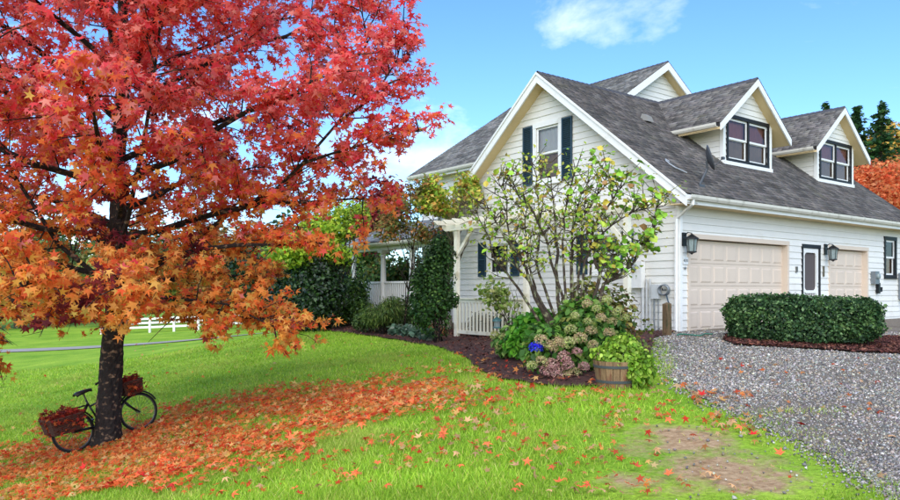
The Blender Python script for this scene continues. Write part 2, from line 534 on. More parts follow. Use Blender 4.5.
def grass_ground_mat():
    m = bpy.data.materials.new('lawn_turf')
    m.use_nodes = True
    nt = m.node_tree
    b = nt.nodes['Principled BSDF']; b.inputs['Roughness'].default_value = 0.85; b.inputs['Specular IOR Level'].default_value = 0.15
    g = nt.nodes.new('ShaderNodeNewGeometry')
    def noise(scale, detail=6, rough=0.6):
        n = nt.nodes.new('ShaderNodeTexNoise'); n.inputs['Scale'].default_value = scale; n.inputs['Detail'].default_value = detail; n.inputs['Roughness'].default_value = rough
        nt.links.new(g.outputs['Position'], n.inputs['Vector']); return n
    def ramp(src, p0, c0, p1, c1):
        r = nt.nodes.new('ShaderNodeValToRGB')
        r.color_ramp.elements[0].position = p0; r.color_ramp.elements[0].color = c0
        r.color_ramp.elements[1].position = p1; r.color_ramp.elements[1].color = c1
        nt.links.new(src, r.inputs['Fac']); return r
    big = ramp(noise(0.55).outputs['Fac'], 0.35, srgb(112, 156, 36), 0.68, srgb(158, 188, 60))
    fine = ramp(noise(26, 4).outputs['Fac'], 0.3, (0.55, 0.55, 0.5, 1), 0.7, (1.2, 1.2, 1.1, 1))
    mu = nt.nodes.new('ShaderNodeMixRGB'); mu.blend_type = 'MULTIPLY'; mu.inputs['Fac'].default_value = 1
    nt.links.new(big.outputs['Color'], mu.inputs['Color1']); nt.links.new(fine.outputs['Color'], mu.inputs['Color2'])
    # worn bare soil beside the drive
    at_ = nt.nodes.new('ShaderNodeAttribute'); at_.attribute_name = 'Col'
    nz = noise(3.2, 7, 0.7)
    ad = nt.nodes.new('ShaderNodeMath'); ad.operation = 'ADD'
    nt.links.new(at_.outputs['Fac'], ad.inputs[0]); nt.links.new(nz.outputs['Fac'], ad.inputs[1])
    mr = nt.nodes.new('ShaderNodeMapRange'); mr.inputs['From Min'].default_value = 0.92; mr.inputs['From Max'].default_value = 1.2
    nt.links.new(ad.outputs[0], mr.inputs['Value'])
    soil = ramp(noise(14, 6).outputs['Fac'], 0.3, srgb(138, 108, 76), 0.7, srgb(188, 160, 124))
    mx = nt.nodes.new('ShaderNodeMixRGB')
    nt.links.new(mr.outputs['Result'], mx.inputs['Fac']); nt.links.new(mu.outputs['Color'], mx.inputs['Color1']); nt.links.new(soil.outputs['Color'], mx.inputs['Color2'])
    nt.links.new(mx.outputs['Color'], b.inputs['Base Color'])
    bp = nt.nodes.new('ShaderNodeBump'); bp.inputs['Strength'].default_value = 0.5; bp.inputs['Distance'].default_value = 0.03
    nt.links.new(noise(34, 4).outputs['Fac'], bp.inputs['Height']); nt.links.new(bp.outputs['Normal'], b.inputs['Normal'])
    return m
M['lawn'] = grass_ground_mat()

SOIL_C = [tuple(at(712, 462)[:2]) + (0.9, 0.85), tuple(at(690, 445)[:2]) + (0.8, 0.75), tuple(at(655, 482)[:2]) + (0.6, 0.65), tuple(at(640, 440)[:2]) + (0.5, 0.25), tuple(at(775, 478)[:2]) + (0.55, 0.35), tuple(at(672, 388)[:2]) + (0.4, 0.5), tuple(at(700, 405)[:2]) + (0.4, 0.4)]
def soil(x, y):
    s = np.zeros(np.shape(x))
    for (a, b, r, w) in SOIL_C:
        s = np.maximum(s, w * (1 + .35 * smooth_noise(np.stack([np.ravel(x), np.ravel(y)], 1), 4.2, 13).reshape(np.shape(x))) * np.exp(-((x - a) ** 2 + ((y - b) * 0.8) ** 2) / (r * r)))
    return s

def axis_pts(parts):
    out = []
    for a, b, st in parts:
        out += list(np.arange(a, b, st))
    return np.array(out + [parts[-1][1]])
gx = axis_pts([(-220, -60, 20), (-60, -24, 3), (-24, -12, .8), (-12, 12, .22), (12, 30, .8), (30, 60, 3), (60, 220, 20)])
gy = axis_pts([(-60, -12, 8), (-12, 2, 1), (2, 20, .22), (20, 32, .5), (32, 70, 2), (70, 400, 20)])
XX, YY = np.meshgrid(gx, gy)
ZZ = ground(XX, YY)
nx, ny = len(gx), len(gy)
idx = np.arange(nx * ny).reshape(ny, nx)
a, b, c, d = idx[:-1, :-1].ravel(), idx[:-1, 1:].ravel(), idx[1:, 1:].ravel(), idx[1:, :-1].ravel()
tris = np.concatenate([np.c_[a, b, c], np.c_[a, c, d]])
sv = soil(XX.ravel(), YY.ravel())
me = np_mesh('lawn', np.c_[XX.ravel(), YY.ravel(), ZZ.ravel()], tris, M['lawn'], np.repeat(sv[:, None], 3, 1), True)
tag(link('lawn', me), kind='structure')

def sheet(name, poly, m, step, lift):
    xs = [p[0] for p in poly]; ys = [p[1] for p in poly]
    pts = []
    dense = []
    n = len(poly)
    for i in range(n):            # ragged outline
        p, q = np.array(poly[i]), np.array(poly[(i + 1) % n])
        k = max(1, int(np.linalg.norm(q - p) / step))
        for j in range(k):
            t = j / k
            w = p + (q - p) * t
            if 0 < j:
                w = w + rng.normal(0, 0.035, 2)
            dense.append(tuple(w))
    X, Y = np.meshgrid(np.arange(min(xs), max(xs), step), np.arange(min(ys), max(ys), step))
    X, Y = X.ravel() + rng.normal(0, step * .1, X.size), Y.ravel() + rng.normal(0, step * .1, Y.size)
    ok = in_poly(X, Y, dense)
    nb = len(dense)
    vin = [Vector(p) for p in dense] + [Vector((x, y)) for x, y in zip(X[ok], Y[ok])]
    ed = [(i, (i + 1) % nb) for i in range(nb)]
    r = delaunay_2d_cdt(vin, ed, [], 1, 1e-5)
    v = np.array([(p.x, p.y) for p in r[0]])
    z = ground(v[:, 0], v[:, 1]) + lift(v[:, 0], v[:, 1], dense)
    me = np_mesh(name, np.c_[v, z], np.array([f for f in r[2] if len(f) == 3]), m, None, True)
    return tag(link(name, me), kind='structure'), dense

M['gravel'] = mat('gravel_bed', srgb(116, 106, 92), 0.95, noise=(40, 0.35), bump=(70, 0.9), coords='Object', dirt=(srgb(96, 84, 68), 1.3, 0.5, 0.75))
M['mulch'] = mat('bark_mulch', srgb(70, 42, 34), 0.95, noise=(30, 0.4), bump=(50, 0.9))
drive_o, DRIVE_D = sheet('driveway', DRIVE, M['gravel'], 0.3, lambda x, y, p: 0.012 + 0 * x)
bed_o, BED_D = sheet('garden_bed', BED, M['mulch'], 0.2, lambda x, y, p: 0.018 + 0.03 * (1 + smooth_noise(np.c_[x, y], 5, 3)) * .5)
hb_o, HBED_D = sheet('hedge_bed', HBED, M['mulch'], 0.2, lambda x, y, p: 0.03 + 0.03 * (1 + smooth_noise(np.c_[x, y], 5, 4)) * .5)
# far asphalt path across the lower lawn
pv, pf = [], []
for i, x in enumerate(np.linspace(-70, -5, 66)):
    yc = 36.5 + 0.9 * math.sin(x * .06) - (x + 14) * 0.10
    for dy in (-1.1, 1.1):
        pv.append((x, yc + dy, gz(x, yc + dy) + 0.03))
    if i: pf.append((2 * i - 2, 2 * i, 2 * i + 1, 2 * i - 1))
mb = MB(); mb.v, mb.f = pv, pf
tag(mb.build('path', mat('asphalt_path', srgb(150, 146, 138), 0.9, noise=(3, 0.1))), kind='structure')

# ------------------------------------------------------------------ the house
CXY = Vector((5.35, 16.9, 0.0))
HROT = math.atan2(.607, .794)
UX, VX = Vector((math.cos(HROT), math.sin(HROT), 0)), Vector((-math.sin(HROT), math.cos(HROT), 0))
def hw(u, s, z):
    return CXY + UX * u + VX * s + Vector((0, 0, z))
house = empty('house', CXY, HROT, 'white clapboard house with grey shingle roof, dormers and two garage doors', 'house')

def pbox(mb, P, a0, a1, o0, o1, z0, z1):
    return mb.hexa([P(a0, o0, z0), P(a1, o0, z0), P(a1, o1, z0), P(a0, o1, z0), P(a0, o0, z1), P(a1, o0, z1), P(a1, o1, z1), P(a0, o1, z1)])

def siding(wall_name, parent, P, z0, z1, left, right, holes, expo=0.175):
    """clapboards row by row, cut round the holes; the sheathing behind them is the wall part"""
    core = MB()
    pieces = []
    n = int(math.ceil((z1 - z0) / expo - 1e-6))
    for r in range(n):
        zb, zt = z0 + r * expo, min(z0 + (r + 1) * expo, z1)
        lb, lt, rb, rt = left(zb), left(zt), right(zb), right(zt)
        if rb - lb < 0.02: continue
        if rt < lt: lt = rt = (lt + rt) / 2
        cuts = sorted({h[k] for h in holes for k in (0, 1) if h[2] < zt - 1e-4 and h[3] > zb + 1e-4 and max(lb, lt) < h[k] < min(rb, rt)})
        ed = [None] + cuts + [None]
        for i in range(len(ed) - 1):
            A0, A1 = ed[i], ed[i + 1]
            al, at_ = (lb, lt) if A0 is None else (A0, A0)
            bl, bt = (rb, rt) if A1 is None else (A1, A1)
            mid = ((al + at_) / 2 + (bl + bt) / 2) / 2
            spans = [(zb, zt)]
            for h in holes:
                if h[0] < mid < h[1]:
                    ns = []
                    for (q0, q1) in spans:
                        if h[3] <= q0 or h[2] >= q1: ns.append((q0, q1)); continue
                        if h[2] > q0: ns.append((q0, h[2]))
                        if h[3] < q1: ns.append((h[3], q1))
                    spans = ns
            for (q0, q1) in spans:
                if q1 - q0 < 0.012: continue
                def lerp(u, v, z): return u + (v - u) * (z - zb) / (zt - zb)
                pieces.append((lerp(al, at_, q0), lerp(al, at_, q1), lerp(bl, bt, q0), lerp(bl, bt, q1), q0, q1, zb, zt))
    for (l0, l1, r0, r1, q0, q1, zb, zt) in pieces:
        core.poly([P(l0, 0, q0), P(r0, 0, q0), P(r1, 0, q1), P(l1, 0, q1)])
    w = core.build(wall_name, M['wall'], parent)
    for (l0, l1, r0, r1, q0, q1, zb, zt) in pieces:
        def off(z): return 0.028 - 0.021 * (z - zb) / (zt - zb)
        j = random.uniform(-.002, .002)
        mb = MB()
        mb.hexa([P(l0, off(q0) + j, q0), P(r0, off(q0) + j, q0), P(r0, 0.002, q0), P(l0, 0.002, q0), P(l1, off(q1) + j, q1), P(r1, off(q1) + j, q1), P(r1, 0.002, q1), P(l1, 0.002, q1)])
        mb.build('siding_board', M['siding'], w if parent is house else parent)
    return w

def window(parent, P, a0, a1, z0, z1, cols=1, outer='trim', ow=0.10, curtain_or_reflection='curtain_tan', sash='trim', sill=True, upper_backing=None):
    """double-hung window in an opening a0..a1, z0..z1; the outer casing laps over the wall"""
    fr = MB()
    pbox(fr, P, a0 - ow, a0, -0.08, 0.05, z0, z1)
    pbox(fr, P, a1, a1 + ow, -0.08, 0.05, z0, z1)
    pbox(fr, P, a0 - ow, a1 + ow, -0.08, 0.055, z1, z1 + ow * 1.15)
    pbox(fr, P, a0 - ow, a1 + ow, -0.08, 0.055, z0 - ow * 0.9, z0)
    if sill: pbox(fr, P, a0 - ow - .03, a1 + ow + .03, 0.03, 0.085, z0 - ow * 0.9 - .035, z0 - ow * 0.9)
    w = fr.build('window', M[outer], parent) if parent is house else fr.build('window_frame', M[outer], parent)
    root = w if parent is house else parent
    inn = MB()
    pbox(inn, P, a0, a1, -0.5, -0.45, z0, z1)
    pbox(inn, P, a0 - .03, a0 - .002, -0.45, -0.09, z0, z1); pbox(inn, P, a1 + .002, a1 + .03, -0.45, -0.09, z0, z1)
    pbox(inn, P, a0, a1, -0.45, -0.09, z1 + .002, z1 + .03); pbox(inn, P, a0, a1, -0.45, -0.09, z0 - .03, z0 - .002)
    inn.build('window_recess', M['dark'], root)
    cw = (a1 - a0) / cols
    for c in range(cols):
        p0, p1 = a0 + c * cw, a0 + (c + 1) * cw
        if c: 
            mm = MB(); pbox(mm, P, p0 - .035, p0 + .035, -0.07, 0.045, z0, z1); mm.build('mullion', M[outer], root)
        b0, b1 = p0 + (.035 if c else 0.003), p1 - (.035 if c < cols - 1 else 0.003)
        zm = (z0 + z1) / 2
        for (q0, q1, o) in ((zm - .02, z1 - .003, 0.0), (z0 + .003, zm + .02, -0.035)):
            st = 0.055
            sm = MB()
            pbox(sm, P, b0, b0 + st, o - .03, o, q0, q1); pbox(sm, P, b1 - st, b1, o - .03, o, q0, q1)
            pbox(sm, P, b0 + st, b1 - st, o - .03, o, q0, q0 + st); pbox(sm, P, b0 + st, b1 - st, o - .03, o, q1 - st, q1)
            sm.build('sash', M[sash], root)
            pm = MB(); pts = [P(b0 + st, o - .015, q0 + st), P(b1 - st, o - .015, q0 + st), P(b1 - st, o - .015, q1 - st), P(b0 + st, o - .015, q1 - st)]
            nrm_ = (Vector(pts[1]) - Vector(pts[0])).cross(Vector(pts[2]) - Vector(pts[0]))
            pm.poly(pts if nrm_.dot(Vector(P(0, 1, 0)) - Vector(P(0, 0, 0))) > 0 else pts[::-1])
            pm.build('pane', M['glass'], root)
        cu = MB()           # folded sheet behind the glass
        k = 22
        for half, cm in ((0, curtain_or_reflection), (1, upper_backing or curtain_or_reflection)):
            cu = MB()
            h0, h1 = (z0 + .02, zm) if half == 0 else (zm, z1 - .02)
            for i in range(k):
                x0_, x1_ = b0 + (b1 - b0) * i / k, b0 + (b1 - b0) * (i + 1) / k
                if upper_backing is None and 0.36 < (i + .5) / k < 0.52 and half == 1: continue
                w0, w1 = -0.10 + 0.015 * math.sin(i * 1.5), -0.10 + 0.015 * math.sin((i + 1) * 1.5)
                cu.poly([P(x0_, w0, h0), P(x1_, w1, h0), P(x1_, w1, h1), P(x0_, w0, h1)])
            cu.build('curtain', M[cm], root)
    return w

def shutters(w, P, spans, z0, z1):
    for (a0, a1) in spans:
        sh = MB()
        st = 0.045
        pbox(sh, P, a0, a0 + st, 0.03, 0.07, z0, z1); pbox(sh, P, a1 - st, a1, 0.03, 0.07, z0, z1)
        for q in (z0, (z0 + z1) / 2 - st / 2, z1 - st):
            pbox(sh, P, a0 + st, a1 - st, 0.03, 0.07, q, q + st)
        n = int((z1 - z0) / .045)
        for i in range(n):
            q = z0 + st + (z1 - z0 - 2 * st) * (i + .1) / n
            sh.hexa([P(a0 + st, .062, q), P(a1 - st, .062, q), P(a1 - st, .034, q + .02), P(a0 + st, .034, q + .02), P(a0 + st, .066, q + .008), P(a1 - st, .066, q + .008), P(a1 - st, .038, q + .03), P(a0 + st, .038, q + .03)])
        pbox(sh, P, a0 + st, a1 - st, 0.03, 0.034, z0 + st, z1 - st)
        sh.build('shutter', M['shutter'], w)

SH_V, SH_T, SH_C = None, None, None
def roof_plane(parent, O, A, S, La, Ls, thick=0.13, tone=(74, 76, 82), ragged=0.0):
    """O eave corner on the top surface, A unit along the eave, S unit up the slope"""
    O, A, S = Vector(O), Vector(A).normalized(), Vector(S).normalized()
    N = A.cross(S).normalized()
    if N.z < 0: N = -N
    dk = MB()
    p = [O - N * .02, O + A * La - N * .02, O + A * La + S * Ls - N * .02, O + S * Ls - N * .02]
    dk.prism(p, -N * thick)
    roof = dk.build('roof', M['roofdeck'], parent) if parent is house else dk.build('roof_deck', M['roofdeck'], parent)
    V, T, C = [], [], []
    ex = 0.145
    n = int(Ls / ex) + 1
    base = np.array([lin((t / 255,) * 1)[0] for t in tone])
    for r in range(n):
        y0, y1 = r * ex - .02, min((r + 1) * ex + .03, Ls)
        x = -0.02 - random.uniform(0, .25)
        while x < La + .02:
            w = random.choice((.16, .22, .3, .34))
            x0, x1 = max(x, -.02), min(x + w - .006, La + .02)
            x += w
            if x1 - x0 < .02: continue
            dy = random.uniform(-.012, .012)
            b = len(V)
            for (xx, yy, hh) in ((x0, y0 + dy, .004), (x1, y0 + dy, .004), (x0, y0 + dy, .02), (x1, y0 + dy, .02), (x1, y1, .004), (x0, y1, .004)):
                V.append(O + A * xx + S * yy + N * hh)
            T += [(b, b + 1, b + 3), (b, b + 3, b + 2), (b + 2, b + 3, b + 4), (b + 2, b + 4, b + 5), (b + 1, b + 4, b + 3), (b, b + 2, b + 5)]
            k = base * random.uniform(.58, 1.42) * np.array((random.uniform(.96, 1.05), 1, random.uniform(.96, 1.06)))
            C += [k] * 6
    sm = np_mesh('shingles', np.array(V), np.array(T), M['shingle'], np.array(C))
    s = tag(link('shingles', sm, roof if parent is house else parent), kind='stuff')
    return roof

def ridge_cap(parent, p0, p1, la, lb):
    """overlapping cap shingles along a ridge; la, lb unit vectors down each slope"""
    p0, p1, la, lb = Vector(p0), Vector(p1), Vector(la), Vector(lb)
    d = (p1 - p0); L = d.length; d.normalize()
    mb = MB()
    n = int(L / .2)
    for i in range(n):
        q, e = p0 + d * (i * .2), p0 + d * (i * .2 + .24)
        up0, up1 = Vector((0, 0, .045)), Vector((0, 0, .03))
        mb.poly([q + la * .15 + up1 * .6, q + up0, e + up1, e + la * .15 + up1 * .4])
        mb.poly([q + up0, q + lb * .15 + up1 * .6, e + lb * .15 + up1 * .4, e + up1])
    return mb.build('ridge_cap', M['roofdeck'], parent)

def rake(parent, a, b, drop, thick, outn, name='rake_board', m='trim'):
    """fascia following a rake from a (low) to b (apex): plumb height drop, thickness along outn"""
    a, b, o = Vector(a), Vector(b), Vector(outn) * thick
    dn = Vector((0, 0, -drop))
    mb = MB(); mb.prism([a, b, b + dn, a + dn], o)
    return mb.build(name, M[m], parent)

# garage wing -------------------------------------------------------
HWD, SLG, RZ = 4.3, .805, 6.95            # half width of the gable, slope, ridge height
def zr(s): return RZ - SLG * abs(s - HWD)
WL = 12.4
Pg = lambda a, o, z: (a, -o, z)           # garage wall, faces -s
Pf = lambda a, o, z: (-o, a, z)           # gable wall, faces -u
holes_g = [(.30, 4.86, -.2, 2.16), (5.63, 6.69, -.2, 2.22), (7.24, 9.75, -.2, 2.16), (11.0, 11.86, 1.36, 2.62)]
siding('wall', house, Pg, -0.12, 3.28, lambda z: 0.06, lambda z: WL, holes_g)
zl = lambda z: max(0.06, HWD - (RZ - .16 - z) / SLG)
zrr = lambda z: min(2 * HWD - .06, HWD + (RZ - .16 - z) / SLG)
WIN_UP, WIN_L, WIN_R = (3.86, 4.74, 4.02, 5.52), (5.92, 6.80, 1.42, 2.32), (1.80, 2.68, 1.42, 2.32)
siding('wall', house, Pf, -0.12, RZ - .2, zl, zrr, [WIN_UP, WIN_L, WIN_R])
fd = MB()
fd.box((0.02, 0.02, -1.2), (WL, .2, -.118)); fd.box((0.02, .2, -1.2), (.2, 2 * HWD, -.118)); fd.box((.2, 2 * HWD - .2, -1.2), (WL, 2 * HWD, 3.4)); fd.box((WL - .2, .2, -1.2), (WL, 2 * HWD - .2, 3.4))
fd.build('foundation', M['concrete'], house)
cb = MB(); cb.box((-.035, -.035, -.14), (.06, .06, 3.42)); cb.build('corner_board', M['trim'], house)
cb = MB(); cb.box((-.035, 2 * HWD - .06, -.14), (.06, 2 * HWD + .035, 3.42)); cb.build('corner_board', M['trim'], house)
# roof slopes
nrm = math.sqrt(1 + SLG * SLG)
SR, SLf = Vector((0, 1 / nrm, SLG / nrm)), Vector((0, -1 / nrm, SLG / nrm))
EV = -.47
Lg = (HWD - EV) * nrm
roof_plane(house, (-.42, EV, zr(EV)), (1, 0, 0), SR, WL + .42 + .38, Lg, tone=(86, 81, 77))
roof_plane(house, (-.42, 2 * HWD - EV, zr(EV)), (1, 0, 0), SLf, WL + .42 + .38, Lg, tone=(82, 84, 88))
ridge_cap(house, (-.42, HWD, RZ), (WL + .38, HWD, RZ), -SR, -SLf)
for (s_, ) in ((EV,), (2 * HWD - EV,)):
    rake(house, (-.40, s_, zr(s_) - .02), (-.40, HWD, RZ - .02), .27, .045, (-1, 0, 0))
    rake(house, (WL + .34, s_, zr(s_) - .02), (WL + .34, HWD, RZ - .02), .27, .045, (1, 0, 0))
    rake(house, (-.455, s_, zr(s_) + .0), (-.455, HWD, RZ + .0), .07, .02, (-1, 0, 0), 'rake_moulding')
# soffits under the rakes and the eave
for s_ in (EV, 2 * HWD - EV):
    mb = MB(); mb.prism([(-.395, s_, zr(s_) - .23), (.0, s_, zr(s_) - .23), (.0, HWD, RZ - .23), (-.395, HWD, RZ - .23)], (0, 0, .03)); mb.build('soffit', M['soffit'], house)
mb = MB(); mb.prism([(-.39, EV + .02, zr(EV) - .245), (WL + .3, EV + .02, zr(EV) - .245), (WL + .3, -.002, zr(EV) - .225), (-.39, -.002, zr(EV) - .225)], (0, 0, .02)); mb.build('soffit', M['soffit'], house)
mb = MB(); mb.box((-.39, EV - .0, zr(EV) - .24), (WL + .33, EV + .03, zr(EV) - .03)); mb.build('fascia', M['trim'], house)
mb = MB(); mb.box((.07, -.04, 2.88), (WL, -.03, 3.1)); mb.build('frieze_board', M['trim'], house)

def gutter(parent, x0, x1, y, z, sgn=-1, P=None):
    prof = [(0, 0), (.09, 0), (.12, .05), (.125, .11), (.11, .11), (.105, .06), (.085, .015), (0, .015)]
    mb = MB()
    P = P or (lambda a, o, zz: (a, y + sgn * o, z + zz))
    mb.prism([P(x0, o, h) for o, h in prof], Vector(P(x1, 0, 0)) - Vector(P(x0, 0, 0)))
    return mb.build('gutter', M['gutter'], parent)
gutter(house, -.40, WL + .36, EV, zr(EV) - .15)
ds = MB()
ds.tube([(-.25, EV - .05, zr(EV) - .15), (-.25, EV - .05, zr(EV) - .24), (-.09, -.12, zr(EV) - .42), (-.085, .03, zr(EV) - .52), (-.085, .04, 1.5), (-.085, .04, -.02), (-.2, .04, -.1)], .042, 6)
ds.build('downspout', M['trim'], house)

# garage doors
def garage_door(a0, a1, cols):
    top = 2.13
    mb = MB()
    pbox(mb, Pg, a0, a1, -.17, -.14, -.06, top)
    d = mb.build('garage_door', M['garage'], house)
    sh = top / 4 + .0125
    for r in range(4):
        z0, z1 = -.055 + r * sh, -.055 + (r + 1) * sh - .008
        s = MB(); pbox(s, Pg, a0 + .004, a1 - .004, -.139, -.11, z0, z1); s.build('section', M['garage'], d)
        for c in range(cols):
            w = (a1 - a0) / cols
            x0, x1 = a0 + c * w + .055, a0 + (c + 1) * w - .055
            q0, q1 = z0 + .07, z1 - .07
            i = .035
            s = MB()
            s.hexa([Pg(x0, -.1095, q0), Pg(x1, -.1095, q0), Pg(x1, -.1095, q1), Pg(x0, -.1095, q1), Pg(x0 + i, -.094, q0 + i), Pg(x1 - i, -.094, q0 + i), Pg(x1 - i, -.094, q1 - i), Pg(x0 + i, -.094, q1 - i)])
            s.build('panel', M['garage'], d)
    h = MB(); pbox(h, Pg, (a0 + a1) / 2 - .09, (a0 + a1) / 2 + .09, -.092, -.06, .25, .28); h.build('handle', M['iron'], d)
    j = MB()
    pbox(j, Pg, a0 - .09, a0, -.18, .045, -.1, top + .02); pbox(j, Pg, a1, a1 + .09, -.18, .045, -.1, top + .02)
    pbox(j, Pg, a0 - .09, a1 + .09, -.18, .052, top + .02, top + .13)
    j.build('door_casing', M['garage'], d)
garage_door(.36, 4.82, 8)
garage_door(7.30, 9.70, 4)

# screen door
a0, a1, top = 5.70, 6.62, 2.12
mb = MB()
pbox(mb, Pg, a0 - .07, a0, -.1, .04, -.1, top); pbox(mb, Pg, a1, a1 + .07, -.1, .04, -.1, top); pbox(mb, Pg, a0 - .07, a1 + .07, -.1, .05, top, top + .1)
sd = mb.build('screen_door', M['black'], house)
mb = MB()
for (x0, x1, q0, q1) in ((a0 + .01, a0 + .12, -.08, top - .01), (a1 - .12, a1 - .01, -.08, top - .01), (a0 + .12, a1 - .12, top - .13, top - .01), (a0 + .12, a1 - .12, .84, .92), (a0 + .12, a1 - .12, -.08, .35)):
    pbox(mb, Pg, x0, x1, -.03, .01, q0, q1)
for (cx_, cz_, sx, sz) in ((a0 + .12, top - .13, 1, -1), (a1 - .12, top - .13, -1, -1), (a0 + .12, .92, 1, 1), (a1 - .12, .92, -1, 1)):
    mb.prism([Pg(cx_, -.028, cz_), Pg(cx_ + sx * .11, -.028, cz_), Pg(cx_ + sx * .035, -.028, cz_ + sz * .035), Pg(cx_, -.028, cz_ + sz * .11)], (0, -.034, 0))
mb.build('stile_frame', M['trim'], sd)
for i in range(6):
    x = a0 + .12 + (a1 - a0 - .24) * (i + .5) / 6
    mb = MB(); mb.lathe([(.012, 0), (.016, .1), (.024, .2), (.016, .3), (.012, .49)], Pg(x, -.012, .35), 8); mb.build('spindle', M['trim'], sd, True)
mb = MB(); pbox(mb, Pg, a0 + .1, a1 - .1, -.05, -.04, .3, top - .1); mb.build('screen_mesh', M['screen'], sd)
mb = MB(); pbox(mb, Pg, a0, a1, -.16, -.12, -.1, top); mb.build('inner_door', M['dark'], sd)
mb = MB(); mb.tube([Pg(a1 - .07, .01, 1.02), Pg(a1 - .07, .05, 1.03), Pg(a1 - .07, .05, 1.12), Pg(a1 - .07, .01, 1.13)], .008, 6); mb.build('door_handle', M['iron'], sd)
window(house, Pg, 11.06, 11.80, 1.42, 2.56, 1, 'black', .10, 'curtain_tan', upper_backing='dark')

# gable windows
w = window(house, Pf, 3.86, 4.74, 4.02, 5.52, 1, 'trim', .12, 'curtain_tan', upper_backing='curtain_white')  # upper half: painted white reflection; lower half: tan blind
shutters(w, Pf, [(4.88, 5.26), (3.34, 3.72)], 3.92, 5.62)
for q in (WIN_L, WIN_R):
    w = window(house, Pf, *q, 1, 'trim', .10, 'curtain_grey', upper_backing='dark')
    shutters(w, Pf, [(q[0] - .49, q[0] - .13), (q[1] + .13, q[1] + .49)], q[2] - .08, q[3] + .08)

# dormers ------------------------------------------------------------
def dormer(uc, hw_=1.24, win=1.03):
    sf, se = 1.2, .88
    Rz, sl, eh = 6.93, .80, 1.85
    Pd = lambda a, o, z: (a, sf - o, z)
    core = MB(); zb = zr(sf) - .25
    for sg in (-1, 1):
        core.poly([(uc + sg * (hw_ - .01), sf + .01, zb), (uc + sg * (hw_ - .01), HWD - .6, zb), (uc + sg * (hw_ - .01), HWD - .6, Rz - sl * hw_ - .1), (uc + sg * (hw_ - .01), sf + .01, Rz - sl * hw_ - .1)])
    d = core.build('dormer', M['wall'], house)
    wz0, wz1 = 4.60, 5.74
    hole = (uc - win, uc + win, wz0, wz1)
    lf = lambda z: max(uc - hw_ + .07, uc - (Rz - .16 - z) / sl)
    rf = lambda z: min(uc + hw_ - .07, uc + (Rz - .16 - z) / sl)
    siding('front_wall', d, Pd, zr(sf) - .1, Rz - .2, lf, rf, [hole], .16)
    for sg in (-1, 1):
        Pc = (lambda a, o, z, sg=sg: (uc + sg * (hw_ + o), a, z))
        top = Rz - sl * hw_ - .1
        siding('cheek_wall', d, Pc, zr(sf), top, lambda z: sf + .07, lambda z: sf + .07 + max(0.05, (z + .16 - zr(sf)) / SLG + .1), [], .16)
        cbm = MB(); cbm.box((uc + sg * (hw_ - .07), sf - .035, zr(sf) - .2), (uc + sg * (hw_ + .035), sf + .07, top)); cbm.build('corner_board', M['trim'], d)
        # roof slope of this side
        S = Vector((-sg * 1 / math.sqrt(1 + sl * sl), 0, sl / math.sqrt(1 + sl * sl)))
        roof_plane(d, (uc + sg * eh, se, Rz - sl * eh), (0, 1, 0), S, HWD - se + .1, eh * math.sqrt(1 + sl * sl), .11, tone=(100, 96, 92))
        rake(d, (uc + sg * eh, se + .02, Rz - sl * eh - .02), (uc, se + .02, Rz - .02), .2, .04, (0, -1, 0))
        sfm = MB(); sfm.prism([(uc + sg * eh, se + .021, Rz - sl * eh - .19), (uc, se + .021, Rz - .19), (uc, sf, Rz - .19), (uc + sg * eh, sf, Rz - sl * eh - .19)], (0, 0, .02)); sfm.build('soffit', M['soffit'], d)
        sfm = MB(); sfm.prism([(uc + sg * eh, sf, Rz - sl * eh - .19), (uc + sg * hw_, sf, Rz - sl * hw_ - .19), (uc + sg * hw_, HWD, Rz - sl * hw_ - .19), (uc + sg * eh, HWD, Rz - sl * eh - .19)], (0, 0, .02)); sfm.build('soffit', M['soffit'], d)
        gutter(d, se + .08, HWD - 1.4, 0, 0, P=(lambda a, o, zz, sg=sg: (uc + sg * (eh + o), a, Rz - sl * eh - .13 + zz)))
    ridge_cap(d, (uc, se, Rz), (uc, HWD, Rz), Vector((.78, 0, -.62)), Vector((-.78, 0, -.62)))
    window(d, Pd, uc - win, uc + win, wz0, wz1, 2, 'black', .085, 'curtain_tan', upper_backing='curtain_red', sill=False)
    sl_ = MB(); pbox(sl_, Pd, uc - hw_ - .03, uc + hw_ + .03, .03, .075, zr(sf) - .05, zr(sf) + .06); sl_.build('sill_board', M['trim'], d)
    return d
dormer(4.93)
dormer(10.25)

# two-storey main body -------------------------------------------------
MU, MZ, SLM = 6.4, 8.7, .65
S0, S1 = 5.3, 12.6
MF = 1.56
zm_ = lambda u: MZ - SLM * abs(u - MU)
Pe = lambda a, o, z: (a, S0 - o, z)
siding('wall', house, Pe, 5.6, MZ - .2, lambda z: MU - (MZ - .16 - z) / SLM, lambda z: MU + (MZ - .16 - z) / SLM, [])
Pm = lambda a, o, z: (MF - o, a, z)
siding('wall', house, Pm, 0.0, zm_(MF) - .1, lambda z: 2 * HWD, lambda z: S1, [(9.3, 10.2, 3.6, 4.7), (11.0, 11.9, 3.6, 4.7), (9.6, 10.6, .9, 2.1)])
for q in ((9.3, 10.2, 3.6, 4.7), (11.0, 11.9, 3.6, 4.7), (9.6, 10.6, .9, 2.1)):
    window(house, Pm, *q, 1, 'trim', .1, 'curtain_tan', upper_backing='dark')
Px = lambda a, o, z: (a, S1 + o, z)
mb = MB(); mb.prism([(MF, S1, -1), (2 * MU - MF, S1, -1), (2 * MU - MF, S1, zm_(MF) - .1), (MU, S1, MZ - .2), (MF, S1, zm_(MF) - .1)], (0, -.05, 0)); mb.build('wall', M['siding'], house)
mb = MB(); mb.box((MF + .02, 2 * HWD, -1.2), (MF + .2, S1, 0)); mb.build('foundation', M['concrete'], house)
